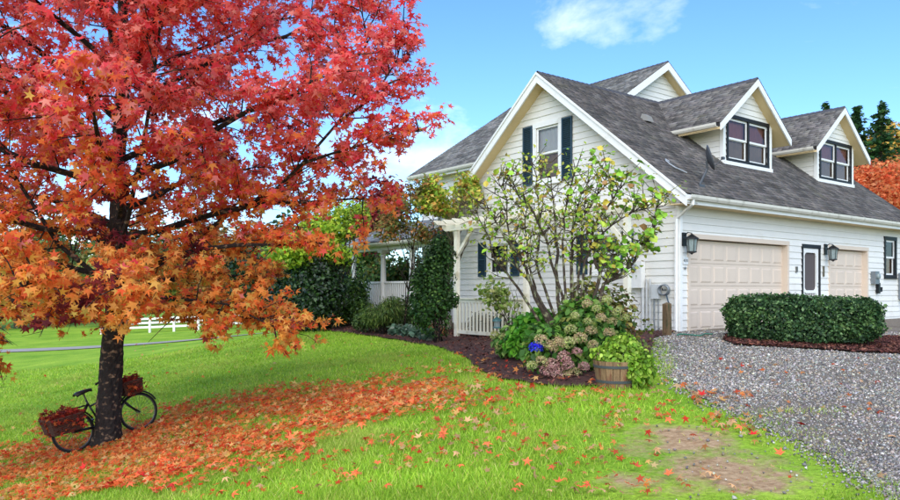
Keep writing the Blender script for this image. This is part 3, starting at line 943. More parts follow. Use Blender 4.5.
mb = MB(); mb.box((2 * MU - MF - .1, S0, 0), (2 * MU - MF, S1, zm_(MF) - .1)); mb.build('wall', M['siding'], house)
nm = math.sqrt(1 + SLM * SLM)
EU = MF - .42
for sg in (-1, 1):
    S = Vector((-sg / nm, 0, SLM / nm))
    u0 = MU + sg * (MU - EU)
    roof_plane(house, (u0, S0 - .35, zm_(EU)), (0, 1, 0), S, S1 - S0 + .7, (MU - EU) * nm, tone=(102, 100, 97))
    for (sy, on) in ((S0 - .33, -1), (S1 + .33, 1)):
        rake(house, (u0, sy, zm_(EU) - .02), (MU, sy, MZ - .02), .25, .045, (0, on, 0))
    mb = MB(); mb.prism([(u0, S0 - .325, zm_(EU) - .215), (MU, S0 - .325, MZ - .215), (MU, S0, MZ - .215), (u0, S0, zm_(EU) - .215)], (0, 0, .03)); mb.build('soffit', M['soffit'], house)
ridge_cap(house, (MU, S0 - .35, MZ), (MU, S1 + .35, MZ), Vector((.84, 0, -.54)), Vector((-.84, 0, -.54)))
mb = MB(); mb.box((EU, S0 - .3, zm_(EU) - .22), (EU + .03, S1 + .3, zm_(EU) - .03)); mb.build('fascia', M['trim'], house)
mb = MB(); mb.prism([(EU + .03, S0, zm_(EU) - .2), (MF, S0, zm_(EU) - .16), (MF, S1 + .3, zm_(EU) - .16), (EU + .03, S1 + .3, zm_(EU) - .2)], (0, 0, .02)); mb.build('soffit', M['soffit'], house)
gutter(house, S0, S1 + .3, 0, 0, P=lambda a, o, zz: (EU - o, a, zm_(EU) - .14 + zz))

# porch along the main body
pz = -.1
mb = MB(); mb.box((-.6, 2 * HWD + .25, -1.2), (MF, 14.4, pz)); porch = mb.build('porch', M['concrete'], house)
for s_ in (9.2, 10.35, 12.2, 14.3):
    mb = MB(); x = -.45
    mb.box((x - .14, s_ - .14, pz), (x + .14, s_ + .14, pz + .12))
    mb.lathe([(.1, pz + .12), (.12, pz + .16), (.095, pz + .22), (.105, 1.2), (.085, 2.1), (.1, 2.14), (.085, 2.2), (.13, 2.28)], (x, s_, 0), 14)
    mb.box((x - .15, s_ - .15, 2.28), (x + .15, s_ + .15, 2.36))
    mb.build('column', M['trim'], porch)
mb = MB(); mb.box((-.5, 9.2, 1.17), (-.4, 14.3, 1.24)); mb.box((-.48, 9.2, .12), (-.42, 14.3, .18)); mb.build('rail', M['trim'], porch)
bm_ = MB().box((-.025, -.025, 0), (.025, .025, .99)).mesh('baluster', M['trim'])
for i in range(40):
    s_ = 9.26 + i * .127
    link('baluster', bm_, porch, loc=(-.45, s_, .18))
mb = MB(); mb.box((-.56, 9.0, 2.36), (-.34, 14.45, 2.62)); mb.build('beam', M['trim'], porch)
roof_plane(porch, (-.85, 8.7, 2.66), (0, 1, 0), Vector((.93, 0, .36)), 6.0, 2.6, .1, tone=(120, 124, 128))
mb = MB(); mb.box((-.85, 8.7, 2.48), (-.82, 14.7, 2.63)); mb.build('fascia', M['trim'], porch)
gutter(porch, 8.7, 14.7, 0, 0, P=lambda a, o, zz: (-.85 - o, a, 2.5 + zz))
# ------------------------------------------------------------------ things fixed to the house
def on_house(name, label, cat, group=None):
    return empty(name, CXY, HROT, label, cat, group)

def wall_lantern(a, zb, label):
    o = on_house('wall_lantern', label, 'wall lamp', 'lanterns on the garage wall')
    P = lambda x, of, z: Vector((a + 1.3 * x, -.03 - 1.3 * (of - .03), zb + 1.3 * z))
    mb = MB(); pbox(mb, P, -.06, .06, .03, .055, .12, .36); mb.build('backplate', M['iron'], o)
    mb = MB(); mb.tube([P(0, .05, .3), P(0, .12, .36), P(0, .2, .34), P(0, .2, .29)], .012, 6); mb.build('arm', M['iron'], o)
    mb = MB(); mb.lathe([(.013, .43), (.052, .40), (.156, .325), (.162, .305), (.13, .305)], tuple(P(0, .2, 0)), 6); mb.build('hood', M['iron'], o)
    mb = MB()
    for k in range(6):
        th = 2 * math.pi * k / 6
        c, s_ = math.cos(th), math.sin(th)
        mb.tube([P(.1 * c, .2 + .1 * s_, .24), P(.075 * c, .2 + .075 * s_, .02)], .007, 5)
    mb.lathe([(.006, -.052), (.04, -.026), (.11, .0), (.11, .026)], tuple(P(0, .2, 0)), 6)
    mb.build('cage', M['iron'], o)
    mb = MB(); mb.lathe([(.086, .026), (.117, .30)], tuple(P(0, .2, 0)), 6); mb.build('glass_panel', M['lamp_glass'], o)
M['lamp_glass'] = mat('seeded_lamp_glass', srgb(130, 142, 140), 0.25, noise=(30, 0.2))
wall_lantern(.10, 1.80, 'black iron lantern above the house number plaque')
wall_lantern(6.98, 1.80, 'black iron lantern between screen door and narrow garage door')

o = on_house('house_number_plaque', 'small white house number plaque beside the wide garage door', 'plaque')
mb = MB(); pbox(mb, Pg, .075, .265, .03, .045, 1.53, 1.70); mb.build('plate', mat('plaque_white', srgb(226, 226, 222), 0.4), o)
cu = bpy.data.curves.new('digits', 'FONT'); cu.body = '4331'; cu.size = .095; cu.extrude = .002; cu.align_x = 'CENTER'; cu.align_y = 'CENTER'
to = bpy.data.objects.new('digits', cu); COL.objects.link(to)
dg = bpy.context.evaluated_depsgraph_get()
tm = bpy.data.meshes.new_from_object(to.evaluated_get(dg)); bpy.data.objects.remove(to)
tm.materials.clear(); tm.materials.append(M['iron'])
t = link('digits', tm, o, loc=(.17, -.048, 1.615)); t.rotation_euler = (R(90), 0, 0)
o = on_house('doorbell', 'tiny round doorbell below the house number plaque', 'doorbell')
mb = MB(); mb.lathe([(.03, 0), (.03, -.015), (.014, -.02), (.012, -.028)], (.16, -.03, 1.44), 12, 'Y'); mb.build('button', M['greymetal'], o)
o = on_house('door_plaque', 'narrow dark plaque under the lantern beside screen door', 'plaque')
mb = MB(); pbox(mb, Pg, 6.84, 6.92, .03, .045, 1.32, 1.62); mb.build('plate', mat('plaque_bronze', srgb(92, 82, 60), 0.5), o)
o = on_house('switch_plate', 'small dark keypad on the wall between garage door and screen door', 'keypad')
mb = MB(); pbox(mb, Pg, 5.28, 5.36, .03, .055, 1.42, 1.58); mb.build('case', mat('keypad_grey', srgb(90, 90, 84), 0.5), o)

# meter cabinet on the gable wall, pipes, hose
o = on_house('meter_box', 'white electric meter cabinet with round glass dial on the gable wall', 'meter box')
mb = MB(); pbox(mb, Pf, .96, 1.36, .03, .19, .98, 1.62); mb.build('cabinet', M['trim'], o)
mb = MB(); mb.lathe([(.105, 0), (.105, -.04), (.085, -.09), (.03, -.105)], (-.19, 1.20, 1.47), 16, 'X'); mb.build('dial', M['greymetal'], o, True)
for s_ in (.78, .88, .99):
    mb = MB(); mb.tube([(-.08, s_, 1.2 if s_ < .9 else .98), (-.08, s_, -.3)], .024 if s_ < .95 else .04, 7); mb.build('conduit', M['conduit'], o)
o = on_house('utility_box', 'small white utility box with pipes under the meter cabinet', 'utility box')
mb = MB(); pbox(mb, Pf, .50, .72, .03, .13, .72, 1.06); mb.build('cover', M['conduit'], o)
mb = MB(); mb.tube([(-.08, .66, .74), (-.08, .66, .3), (-.14, .62, .22), (-.1, .6, -.3)], .02, 6); mb.build('pipe', M['greymetal'], o)
mb = MB(); mb.tube([(-.08, .54, .74), (-.08, .54, -.3)], .014, 6); mb.build('pipe', M['greymetal'], o)
o = on_house('hose_coil', 'grey garden hose coiled on a hanger beside the downspout', 'hose')
mb = MB()
for k in range(4):
    mb.tube([(-.07 - .025 * k, .36 + (.13 + .004 * k) * math.cos(t_), .93 + (.13 - .006 * k) * math.sin(t_)) for t_ in np.linspace(0, 2 * math.pi, 20)[:-1]], .016, 6, closed=True)
mb.build('coil', M['greymetal'], o, True)
mb = MB(); mb.tube([(-.03, .36, .93), (-.17, .36, .93), (-.18, .36, .98)], .014, 6); mb.build('hanger', M['iron'], o)
mb = MB(); mb.tube([(-.1, .3, .82), (-.14, .22, .66), (-.12, .16, .55), (-.2, .1, .52)], .018, 6); mb.build('nozzle', M['shutter'], o)

# electricity meter at the far end of the garage wall
o = on_house('power_meter', 'grey electricity meter with black fittings beside the black framed window', 'meter box')
mb = MB(); pbox(mb, Pg, 9.98, 10.26, .03, .17, 1.12, 1.52); mb.build('case', M['greymetal'], o)
mb = MB(); mb.lathe([(.09, 0), (.09, -.04), (.07, -.07), (.02, -.08)], (10.12, -.17, 1.36), 14, 'Y'); mb.build('dial', M['lamp_glass'], o)
mb = MB(); pbox(mb, Pg, 10.34, 10.46, .03, .12, .82, 1.16); mb.tube([(10.4, -.08, 1.14), (10.4, -.08, 1.24)], .04, 8); mb.tube([(10.45, -.08, .9), (10.62, -.08, .9), (10.64, -.08, 1.02)], .035, 8); mb.build('fitting', M['iron'], o)
o = on_house('utility_cabinet', 'tall grey utility cabinet at the far end of the garage wall', 'cabinet')
mb = MB(); pbox(mb, Pg, 12.05, 12.32, .03, .32, .62, 1.5); mb.build('case', M['greymetal'], o)
mb = MB(); pbox(mb, Pg, 12.07, 12.30, .322, .335, .66, 1.46); mb.build('door', M['conduit'], o)

# satellite dish on the garage slope
du, dsx = .62, -.12
base = Vector((du, dsx, zr(dsx)))
o = on_house('satellite_dish', 'dark grey satellite dish on a bent arm above the gutter', 'satellite dish')
mb = MB(); mb.tube([base + Vector((0, 0, -.02)), base + Vector((0, 0, .05)), base + Vector((.22, -.05, .42)), base + Vector((.2, -.05, .62))], .028, 8); mb.build('mast', M['dish'], o)
mb = MB(); mb.box(tuple(base + Vector((-.1, -.06, -.03))), tuple(base + Vector((.1, .08, .03)))); mb.build('foot', M['dish'], o)
mb = MB()
dc = base + Vector((.2, -.06, .66)); dn_ = Vector((.62, -.78, .28)).normalized()
ax = dn_.cross(Vector((0, 0, 1))).normalized(); ay = ax.cross(dn_).normalized()
nr, na = 5, 20
for i in range(nr + 1):
    for k in range(na):
        th = 2 * math.pi * k / na; r_ = i / nr
        mb.v.append(tuple(dc + ax * (math.cos(th) * r_ * .26) + ay * (math.sin(th) * r_ * .31) + dn_ * (.09 * r_ * r_)))
for i in range(nr):
    for k in range(na):
        k2 = (k + 1) % na
        mb.f.append((i * na + k, i * na + k2, (i + 1) * na + k2, (i + 1) * na + k))
dd = mb.build('reflector', M['dish'], o, True)
md = dd.modifiers.new('thickness', 'SOLIDIFY'); md.thickness = .012
mb = MB(); mb.tube([dc - ay * .25 + dn_ * .05, dc - ay * .1 + dn_ * .34], .012, 6); mb.box(tuple(dc - ay * .1 + dn_ * .34 - Vector((.04, .03, .03))), tuple(dc - ay * .1 + dn_ * .34 + Vector((.04, .03, .03)))); mb.build('feed_arm', M['dish'], o)
o = on_house('roof_cable', 'pale loop of cable lying on shingles beside the satellite dish', 'cable')
def onroof(u, s, h=.05): return Vector((u, s, zr(s) + h))
mb = MB(); mb.tube([onroof(.52, .66), onroof(.47, .74), onroof(.40, .68), onroof(.38, .54), onroof(.44, .42), onroof(.56, .36), onroof(.68, .28)], .016, 6); mb.build('cable', mat('pale_cable', srgb(150, 156, 162), 0.5), o)
o = on_house('roof_vent', 'small grey vent hood on roof beside the larger dormer', 'roof vent')
mb = MB(); q = onroof(2.35, 2.72, -.02); mb.hexa([q + Vector(v) for v in ((-.13, -.13, 0), (.13, -.13, 0), (.13, .16, .1), (-.13, .16, .1), (-.1, -.08, .16), (.1, -.08, .16), (.1, .1, .26), (-.1, .1, .26))]); mb.build('hood', mat('vent_grey', srgb(128, 126, 120), .7), o)

# concrete apron in front of the wide garage door
mb = MB(); mb.hexa([tuple(hw(u, s, z)) for (u, s, z) in ((.25, -.45, -.14), (4.95, -.45, -.14), (4.95, .12, -.14), (.25, .12, -.14), (.25, -.45, -.035), (4.95, -.45, -.035), (4.95, .12, -.03), (.25, .12, -.03))])
tag(mb.build('garage_apron', M['concrete']), kind='structure')

# pergola ------------------------------------------------------------
pg = on_house('pergola', 'cream painted pergola with railing in front of the gable wall', 'pergola')
PU = -1.2
post_s = (.56, 3.9, 6.9)
for s_ in post_s:
    g0 = gz(*hw(PU, s_, 0)[:2]) - .1
    mb = MB(); mb.box((PU - .065, s_ - .065, g0), (PU + .065, s_ + .065, 2.78)); mb.build('post', M['pergola'], pg)
for du_ in (-.085, .085):
    mb = MB()
    x0, x1 = PU + du_ - .02, PU + du_ + .02
    mb.prism([(x0, .1, 2.70), (x0, .0, 2.80), (x0, .0, 2.87), (x0, 7.5, 2.87), (x0, 7.5, 2.80), (x0, 7.35, 2.70)], (x1 - x0, 0, 0))
    mb.build('beam', M['pergola'], pg)
for i in range(17):
    s_ = .12 + i * .45
    mb = MB(); mb.prism([(-1.75, s_ - .02, 2.96), (-1.62, s_ - .02, 2.875), (-.03, s_ - .02, 2.875), (-.03, s_ - .02, 3.0), (-1.75, s_ - .02, 3.0)], (0, .04, 0)); mb.build('rafter', M['pergola'], pg)
for s_, sg in ((.56, 1), (3.9, -1), (3.9, 1), (6.9, -1)):
    mb = MB(); mb.prism([(PU - .035, s_ + sg * .07, 1.95), (PU - .035, s_ + sg * .07, 2.08), (PU - .035, s_ + sg * .66, 2.69), (PU - .035, s_ + sg * .79, 2.69)], (.07, 0, 0)); mb.build('brace', M['pergola'], pg)
mb = MB(); mb.box((PU - .07, 3.965, .66), (PU + .07, 6.835, .70)); mb.box((PU - .03, 3.965, .56), (PU + .03, 6.835, .66)); mb.build('top_rail', M['pergola'], pg)
mb = MB(); mb.box((PU - .03, 3.965, -.36), (PU + .03, 6.835, -.26)); mb.build('bottom_rail', M['pergola'], pg)
blm = MB().box((-.018, -.032, 0), (.018, .032, .82)).mesh('baluster', M['pergola'])
for i in range(18):
    link('baluster', blm, pg, loc=(PU, 4.06 + i * .158, -.26))
for i in range(12):
    u0 = -1.12 + i * .094
    mb = MB(); mb.box((u0, .2, -.5), (u0 + .088, 7.2, -.44)); mb.build('deck_board', M['deck'], pg)

# teal lantern in front of the railing, wooden post, green hose
p = at(497, 341)
ln = empty('garden_lantern', p, .4, 'small teal garden lantern on a stake before the pergola railing', 'lantern')
M['teal'] = mat('teal_enamel', srgb(72, 112, 112), 0.4, noise=(10, 0.15))
mb = MB(); mb.tube([(0, 0, -.1), (0, 0, .33)], .012, 6); mb.build('stake', M['iron'], ln)
mb = MB(); mb.lathe([(.05, .33), (.11, .34), (.11, .37), (.085, .38)], n=10); mb.build('tray', M['teal'], ln)
mb = MB(); mb.lathe([(.09, .53), (.13, .52), (.12, .56), (.02, .63)], n=10); mb.build('cap', M['teal'], ln)
mb = MB(); mb.lathe([(.08, .38), (.09, .53)], n=10); mb.build('glass', M['lamp_glass'], ln)
p = at(667, 336)
mb = MB()
mb.hexa([(-.075, -.075, -.2), (.075, -.07, -.2), (.07, .075, -.2), (-.075, .07, -.2), (-.068, -.066, .70), (.066, -.07, .72), (.07, .066, .74), (-.066, .068, .71)])
o = tag(mb.build('wooden_post', M['post']), 'short weathered wooden post beside the white downspout', 'post'); o.location = p; o.rotation_euler = (R(1.5), R(-2), .5)
q0 = at(676, 336)
mb = MB(); pts = []
for k in range(30):
    t_ = k / 29
    x, y = q0.x - .05 + .75 * t_, q0.y - .25 + .18 * math.sin(t_ * 9) - .1 * t_
    pts.append((x, y, gz(x, y) + .045))
mb.tube(pts, .016, 6)
tag(mb.build('garden_hose', M['hose'], smooth=True), 'green garden hose lying on gravel by the wide garage door', 'hose')
# ------------------------------------------------------------------ plants
LM = leaf_mat('foliage')
LMR = leaf_mat('autumn_foliage', 0.58, 0.6, 0.2)
LMG = leaf_mat('glossy_foliage', 0.2, 0.4, 0.45)
M['bark'] = mat('dark_bark', srgb(36, 28, 25), 0.95, noise=(7, 0.45), bump=(18, 1.0), stretch=(1.6, 1.6, 2.0), dirt=(srgb(104, 82, 64), 7, 0.56, 0.66))
M['bark2'] = mat('grey_bark', srgb(86, 74, 60), 0.95, noise=(9, 0.3), bump=(25, 0.6), dirt=(srgb(140, 140, 112), 8, 0.5, 0.7))
M['lichen'] = mat('lichen_bark', srgb(66, 54, 44), 0.95, noise=(9, 0.3), bump=(30, 0.7), dirt=(srgb(140, 142, 104), 9, 0.52, 0.66))

def leaf_cloud(name, parent, ell, n, leaf, size, cols, m, up=0.5, gap=None, shell=2.2, seed=1, kind='stuff', wts=None, jit=0.14, zcol=None, droop=False):
    """leaves through a set of ellipsoids (cx,cy,cz,rx,ry,rz) in local coordinates; gap=(freq, threshold) opens clumps"""
    e = np.array(ell, float)
    vol = (e[:, 3] * e[:, 4] * e[:, 5]) ** 0.75
    k = rng.choice(len(e), int(n * 2.6) if gap else n, p=vol / vol.sum())
    d = rng.normal(size=(len(k), 3)); d /= np.linalg.norm(d, axis=1, keepdims=True)
    r = rng.random(len(k)) ** (1 / shell)
    bump_ = 1 + 0.16 * smooth_noise(d * 1.0 + k[:, None] * 3.1, 5.0, seed)
    p = e[k, :3] + d * e[k, 3:] * (r * bump_)[:, None]
    if gap:
        ok = smooth_noise(p, gap[0], seed + 5) + rng.normal(0, .25, len(p)) > gap[1]
        p, d = p[ok][:n], d[ok][:n]
    n = len(p)
    nv = d * (1 - up) + np.array((0, 0, up)) + rng.normal(0, .45, (n, 3))
    spin = None
    if droop:
        spin = d * .6 + np.array((0, 0, -.8)) + rng.normal(0, .35, (n, 3))
    mt = frames(nv, spin)
    sc = size * np.clip(rng.normal(1, .24, n), .5, 1.6)
    v, t = stamp(leaf[0], leaf[1], p, mt, sc)
    c = pal(n, cols, wts, jit)
    if zcol is not None: c = zcol(p, c)
    cl = 1 + 0.22 * smooth_noise(p, 3.0, seed + 9)          # sprays of fresher and older leaves
    c = np.clip(c * cl[:, None], .002, .95)
    me = np_mesh(name, v, t, m, np.repeat(c, len(leaf[0]), 0))
    return tag(link(name, me, parent), kind=kind)

def wob(a, b, n, amp):
    a, b = Vector(a), Vector(b)
    L = (b - a).length
    out = [a.lerp(b, i / n) + (Vector(rng.normal(0, 1, 3)) * amp * L if 0 < i < n else Vector((0, 0, 0))) for i in range(n + 1)]
    return out

def stems(name, parent, base_r, tips, r0, m, n=6, fork=None, base=(0, 0, 0)):
    """woody stems from around the base (or a fork point) to each tip"""
    mb = MB()
    for tp in tips:
        a = Vector(base) + Vector((random.uniform(-1, 1) * base_r, random.uniform(-1, 1) * base_r, -.05))
        pts = wob(a, tp, 5, .035)
        mb.tube(pts, [r0 * (1 - .8 * i / 5) for i in range(6)], n)
    return mb.build(name, m, parent, True)

def tree(name, label, cat, base, ell, n, leaf, size, cols, h_trunk, r, m=None, group=None, gap=None, bark='bark2', up=.45, wts=None, seed=1, shell=2.2, droop=False):
    o = empty(name, base, 0, label, cat, group)
    top = max(ell, key=lambda e: e[2] + e[5])
    mb = MB()
    tpz = top[2] + top[5] * .5
    tr = wob((0, 0, -.15), (top[0], top[1], tpz), 7, .012)
    mb.tube(tr, [r * (1.25 if i == 0 else 1 - .85 * i / 7) for i in range(8)], 9)
    for e in ell:
        for j in range(4):
            f = random.uniform(.25, .75)
            a = tr[int(f * 7)]
            d = Vector(rng.normal(0, 1, 3)).normalized()
            tp = Vector((e[0] + d.x * e[3] * .75, e[1] + d.y * e[4] * .75, max(e[2] + d.z * e[5] * .7, a.z + .2)))
            pts = wob(a, tp, 4, .05)
            mb.tube(pts, [r * .45 * (1 - .8 * i / 4) for i in range(5)], 5)
    mb.build('trunk', M[bark], o, True)
    leaf_cloud('crown', o, ell, n, leaf, size, cols, m or LM, up, gap, shell, seed, wts=wts, droop=droop)
    return o

# ---- the big red sweetgum
TB = Vector((-5.72, 12.12, 0)); TB.z = gz(TB.x, TB.y)
gum = empty('sweetgum_tree', TB, 0, 'large sweetgum with red and orange star leaves, bicycle leaning at its trunk', 'tree')
def grow_gum():
    g = np.random.default_rng(5)
    wood = MB()
    leader = [(0, 0, -.3), (.0, 0, 0), (.02, 0, .35), (.05, .0, 1.1), (.10, .02, 2.0), (.18, .05, 3.2), (.16, .0, 4.6), (.26, .06, 6.2), (.2, .1, 7.8), (.28, .0, 9.2), (.3, .05, 10.4)]
    lr = [.27, .235, .19, .170, .16, .135, .115, .09, .065, .04, .012]
    # ridged, plated bark on the leader
    ld, rr_ = [], []
    for i in range(len(leader) - 1):
        k_ = max(2, int((leader[i + 1][2] - leader[i][2]) / .035))
        for j in range(k_):
            t = j / k_
            ld.append(Vector(leader[i]).lerp(Vector(leader[i + 1]), t)); rr_.append(lr[i] * (1 - t) + lr[i + 1] * t)
    ld.append(Vector(leader[-1])); rr_.append(lr[-1])
    NS = 44
    for i, (p, r_) in enumerate(zip(ld, rr_)):
        th = np.linspace(0, 2 * np.pi, NS, endpoint=False)
        q = np.c_[np.cos(th) * 1.0, np.sin(th) * 1.0, np.full(NS, p.z * 1.1)]
        rel = 1 + .10 * np.abs(smooth_noise(q * np.array((1, 1, .9)), 7.0, 61)) + .07 * smooth_noise(q * np.array((1, 1, 2.2)), 13.0, 62) + .05 * smooth_noise(q, 3.0, 63)
        for k in range(NS):
            wood.v.append((p.x + math.cos(th[k]) * r_ * rel[k], p.y + math.sin(th[k]) * r_ * rel[k], p.z))
    for i in range(len(ld) - 1):
        for k in range(NS):
            k2 = (k + 1) % NS
            wood.f.append((i * NS + k, i * NS + k2, (i + 1) * NS + k2, (i + 1) * NS + k))
    for k in range(7):              # root flare
        th = k * .9 + .3
        wood.tube([(.12 * math.cos(th), .12 * math.sin(th), .34), (.21 * math.cos(th), .21 * math.sin(th), .05), (.34 * math.cos(th), .34 * math.sin(th), -.14)], [.05, .055, .02], 6)
    def on_leader(h):
        for i in range(len(leader) - 1):
            if leader[i][2] <= h <= leader[i + 1][2]:
                t = (h - leader[i][2]) / (leader[i + 1][2] - leader[i][2])
                return Vector(leader[i]).lerp(Vector(leader[i + 1]), t), lr[i] * (1 - t) + lr[i + 1] * t
        return Vector(leader[-1]), .01
    prof_h = [1.6, 2.2, 3.0, 4.2, 5.4, 6.8, 8.2, 9.4, 10.4]
    prof_r = [2.3, 3.0, 3.6, 4.5, 5.0, 4.7, 3.8, 2.4, .9]
    limbs = []
    hs = list(np.linspace(2.15, 9.7, 48))
    for i, h in enumerate(hs):
        azm = i * 2.39996 + g.normal(0, .25)
        tz = h + (.1 + .09 * (h - 1.7)) * 2.2
        L = np.interp(tz, prof_h, prof_r) * g.uniform(.82, 1.06)
        a, r0 = on_leader(h)
        rise = L * np.interp(h, [1.7, 3, 6, 10], [.03, .22, .6, 1.2])
        pts = [a]
        d = Vector((math.cos(azm), math.sin(azm), 0))
        perp = Vector((-d.y, d.x, 0))
        bend = g.normal(0, .12)
        for k in range(1, 8):
            t = k / 7
            z = rise * (t ** .85) - (.45 * t * t * L * .25 if h < 3.5 else 0)
            pts.append(a + d * (L * t) + perp * (bend * L * t * t) + Vector((g.normal(0, .05), g.normal(0, .05), z + g.normal(0, .05))))
        limbs.append((pts, min(r0 * .55, .028 + .011 * L)))
    # limbs one can follow in the crown
    for path in ([(.1, 0, 2.6), (.8, .35, 3.05), (1.9, .5, 3.9), (2.7, .3, 4.25), (3.3, -.2, 4.65), (3.9, -.3, 5.3), (4.25, -.35, 5.9), (4.38, -.3, 6.7), (4.15, -.4, 7.6)],
                 [(3.3, -.2, 4.65), (3.9, -.4, 4.8), (4.5, -.5, 4.95), (5.3, -.5, 5.15)],
                 [(3.9, -.3, 5.3), (4.5, -.4, 5.7), (4.85, -.3, 6.3), (5.0, -.3, 6.9)],
                 [(.1, 0, 2.6), (-.6, -.4, 3.3), (-1.2, -.6, 4.4), (-1.6, -.8, 5.6), (-1.9, -.7, 6.8)],
                 [(.12, 0, 3.0), (.7, -.8, 3.7), (1.3, -1.6, 4.8), (1.7, -2.1, 6.0), (1.9, -2.4, 7.2)],
                 [(.05, 0, 2.0), (-.5, -.7, 2.4), (-.95, -1.2, 2.3), (-1.12, -1.5, 1.8), (-1.15, -1.6, 1.45)],
                 [(-.6, -.5, 3.0), (-1.5, -1.4, 2.6), (-2.0, -2.2, 2.0), (-2.2, -2.5, 1.5)],
                 [(-.9, -1.1, 2.4), (-1.0, -1.5, 2.0), (-.98, -1.7, 1.6), (-.96, -1.75, 1.3)],
                 [(-1.5, -1.2, 2.8), (-1.75, -2.0, 2.2), (-1.8, -2.3, 1.7), (-1.85, -2.4, 1.3), (-1.8, -2.45, 1.1)],
                 [(-1.5, -1.0, 2.9), (-2.1, -1.6, 2.3), (-2.2, -1.9, 1.8), (-2.15, -2.1, 1.4)],
                 [(.05, 0, 2.2), (.7, -1.4, 2.7), (1.3, -2.4, 2.7), (1.9, -3.0, 2.5)],
                 [(.05, 0, 2.1), (1.2, -.5, 2.45), (2.2, -.7, 2.35), (3.1, -.9, 1.95)]):
        limbs.append(([Vector(p) for p in path], .05 if path[0][0] < 1 else .028))
    LP, LD = [], []
    twig = MB()
    for pts, r0 in limbs:
        m_ = len(pts)
        wood.tube(pts, [max(r0 * (1 - .88 * i / (m_ - 1)), .006) for i in range(m_)], 6)
        L = sum((pts[i + 1] - pts[i]).length for i in range(m_ - 1))
        nb = int(4 + L * 3.6)
        for b in range(nb):
            t = .16 + .84 * (b + g.uniform(0, 1)) / nb
            f = t * (m_ - 1); i = min(int(f), m_ - 2)
            p = pts[i].lerp(pts[i + 1], f - i)
            d0 = (pts[i + 1] - pts[i]).normalized()
            sd_ = Vector(g.normal(0, 1, 3)); sd_.z = sd_.z * .55 + .12
            d1 = (d0 * .75 + sd_.normalized() * .9).normalized()
            Lb = (.35 + .26 * L * (1 - t * .75)) * g.uniform(.6, 1.15)
            Lb = min(Lb, 1.5)
            if p.z < 2.2 and -.8 < p.x < 2: d1.z = abs(d1.z)
            q = [p]
            for k in range(3):
                d1 = (d1 + Vector(g.normal(0, .18, 3)) + Vector((0, 0, -.05))).normalized()
                q.append(q[-1] + d1 * (Lb / 3))
            twig.tube(q, [.013, .010, .007, .003], 4, False)
            nt = int(3 + Lb * 5.6)
            for w in range(nt):
                ft = g.uniform(.2, 1.0) * 3; j = min(int(ft), 2)
                c = q[j].lerp(q[j + 1], ft - j)
                if c.z < (.95 if c.x < -.8 else (1.6 if c.x > 2 else 2.0)): continue
                dw = Vector(g.normal(0, 1, 3)); dw.z = dw.z * .6 - .1
                dw = (d1 * .5 + dw.normalized()).normalized()
                Lw = g.uniform(.14, .38)
                e = c + dw * Lw
                twig.tube([c, e], [.005, .002], 3, False)
                nl = g.integers(9, 16)
                for _ in range(nl):
                    s = g.uniform(.25, 1.05)
                    off = Vector(g.normal(0, .05, 3))
                    LP.append(tuple(c + dw * (Lw * s) + off)); LD.append(tuple(dw))
    wood.build('trunk', M['bark'], gum, False)
    tag(twig.build('twigs', M['bark'], gum), kind='stuff')
    return np.array(LP), np.array(LD)
LP, LD = grow_gum()
low = np.where(LP[:, 0] < -.8, .95, np.where(LP[:, 0] > 2.0, 1.6, 1.95 - .05 * LP[:, 1])) + .18 * smooth_noise(LP[:, :2], 3.0, 71)
okl = LP[:, 2] > low
LP, LD = LP[okl], LD[okl]
n = len(LP)
nv = LD * .35 + np.array((0.05, -.45, .5)) + rng.normal(0, .5, (n, 3))
spin = LD * .8 + np.array((0, 0, -.7)) + rng.normal(0, .35, (n, 3))
sc = .067 * np.clip(rng.normal(1, .32, n), .4, 1.7)
FRG = frames(nv, spin)
sel = rng.integers(0, 3, n)
hfrac = np.clip((LP[:, 2] - 1.4 + .45 * smooth_noise(LP, 1.6, 3) + rng.normal(0, .45, n)) / 5.0, 0, 1)
red = pal(n, [(238, 82, 90), (246, 114, 112), (226, 60, 68), (250, 150, 138), (242, 104, 82)], [4, 6, 1.2, 5, 3.5], .1)
org = pal(n, [(240, 130, 62), (244, 158, 78), (234, 104, 58), (246, 184, 96)], [4, 4, 3, 2], .1)
yel = pal(n, [(230, 166, 70), (222, 138, 60), (204, 174, 80), (240, 182, 100), (160, 76, 66)], [4, 4, 2, 3, 1.2], .12)
w1 = np.clip((hfrac - .40) / .36, 0, 1)[:, None]; w0 = np.clip((.46 - hfrac) / .4, 0, 1)[:, None]
pick = rng.random((n, 1))
c = np.where(pick < w1, red, np.where(rng.random((n, 1)) < w0 * .8, yel, org))
purple = (smooth_noise(LP, 2.4, 21) > .82)
c[purple] = pal(int(purple.sum()), [(120, 44, 54), (150, 60, 56)], None, .15)
VV, TT, CC, bn = [], [], [], 0
for k, stv in enumerate(STARS):
    s_ = sel == k
    v, t = stamp(stv[0], stv[1], LP[s_], FRG[s_], sc[s_])
    VV.append(v); TT.append(t + bn); CC.append(np.repeat(np.clip(c[s_], .002, .95), len(stv[0]), 0)); bn += len(v)
me = np_mesh('crown', np.concatenate(VV), np.concatenate(TT), LMR, np.concatenate(CC))
tag(link('crown', me, gum), kind='stuff')
print('gum leaves', n)

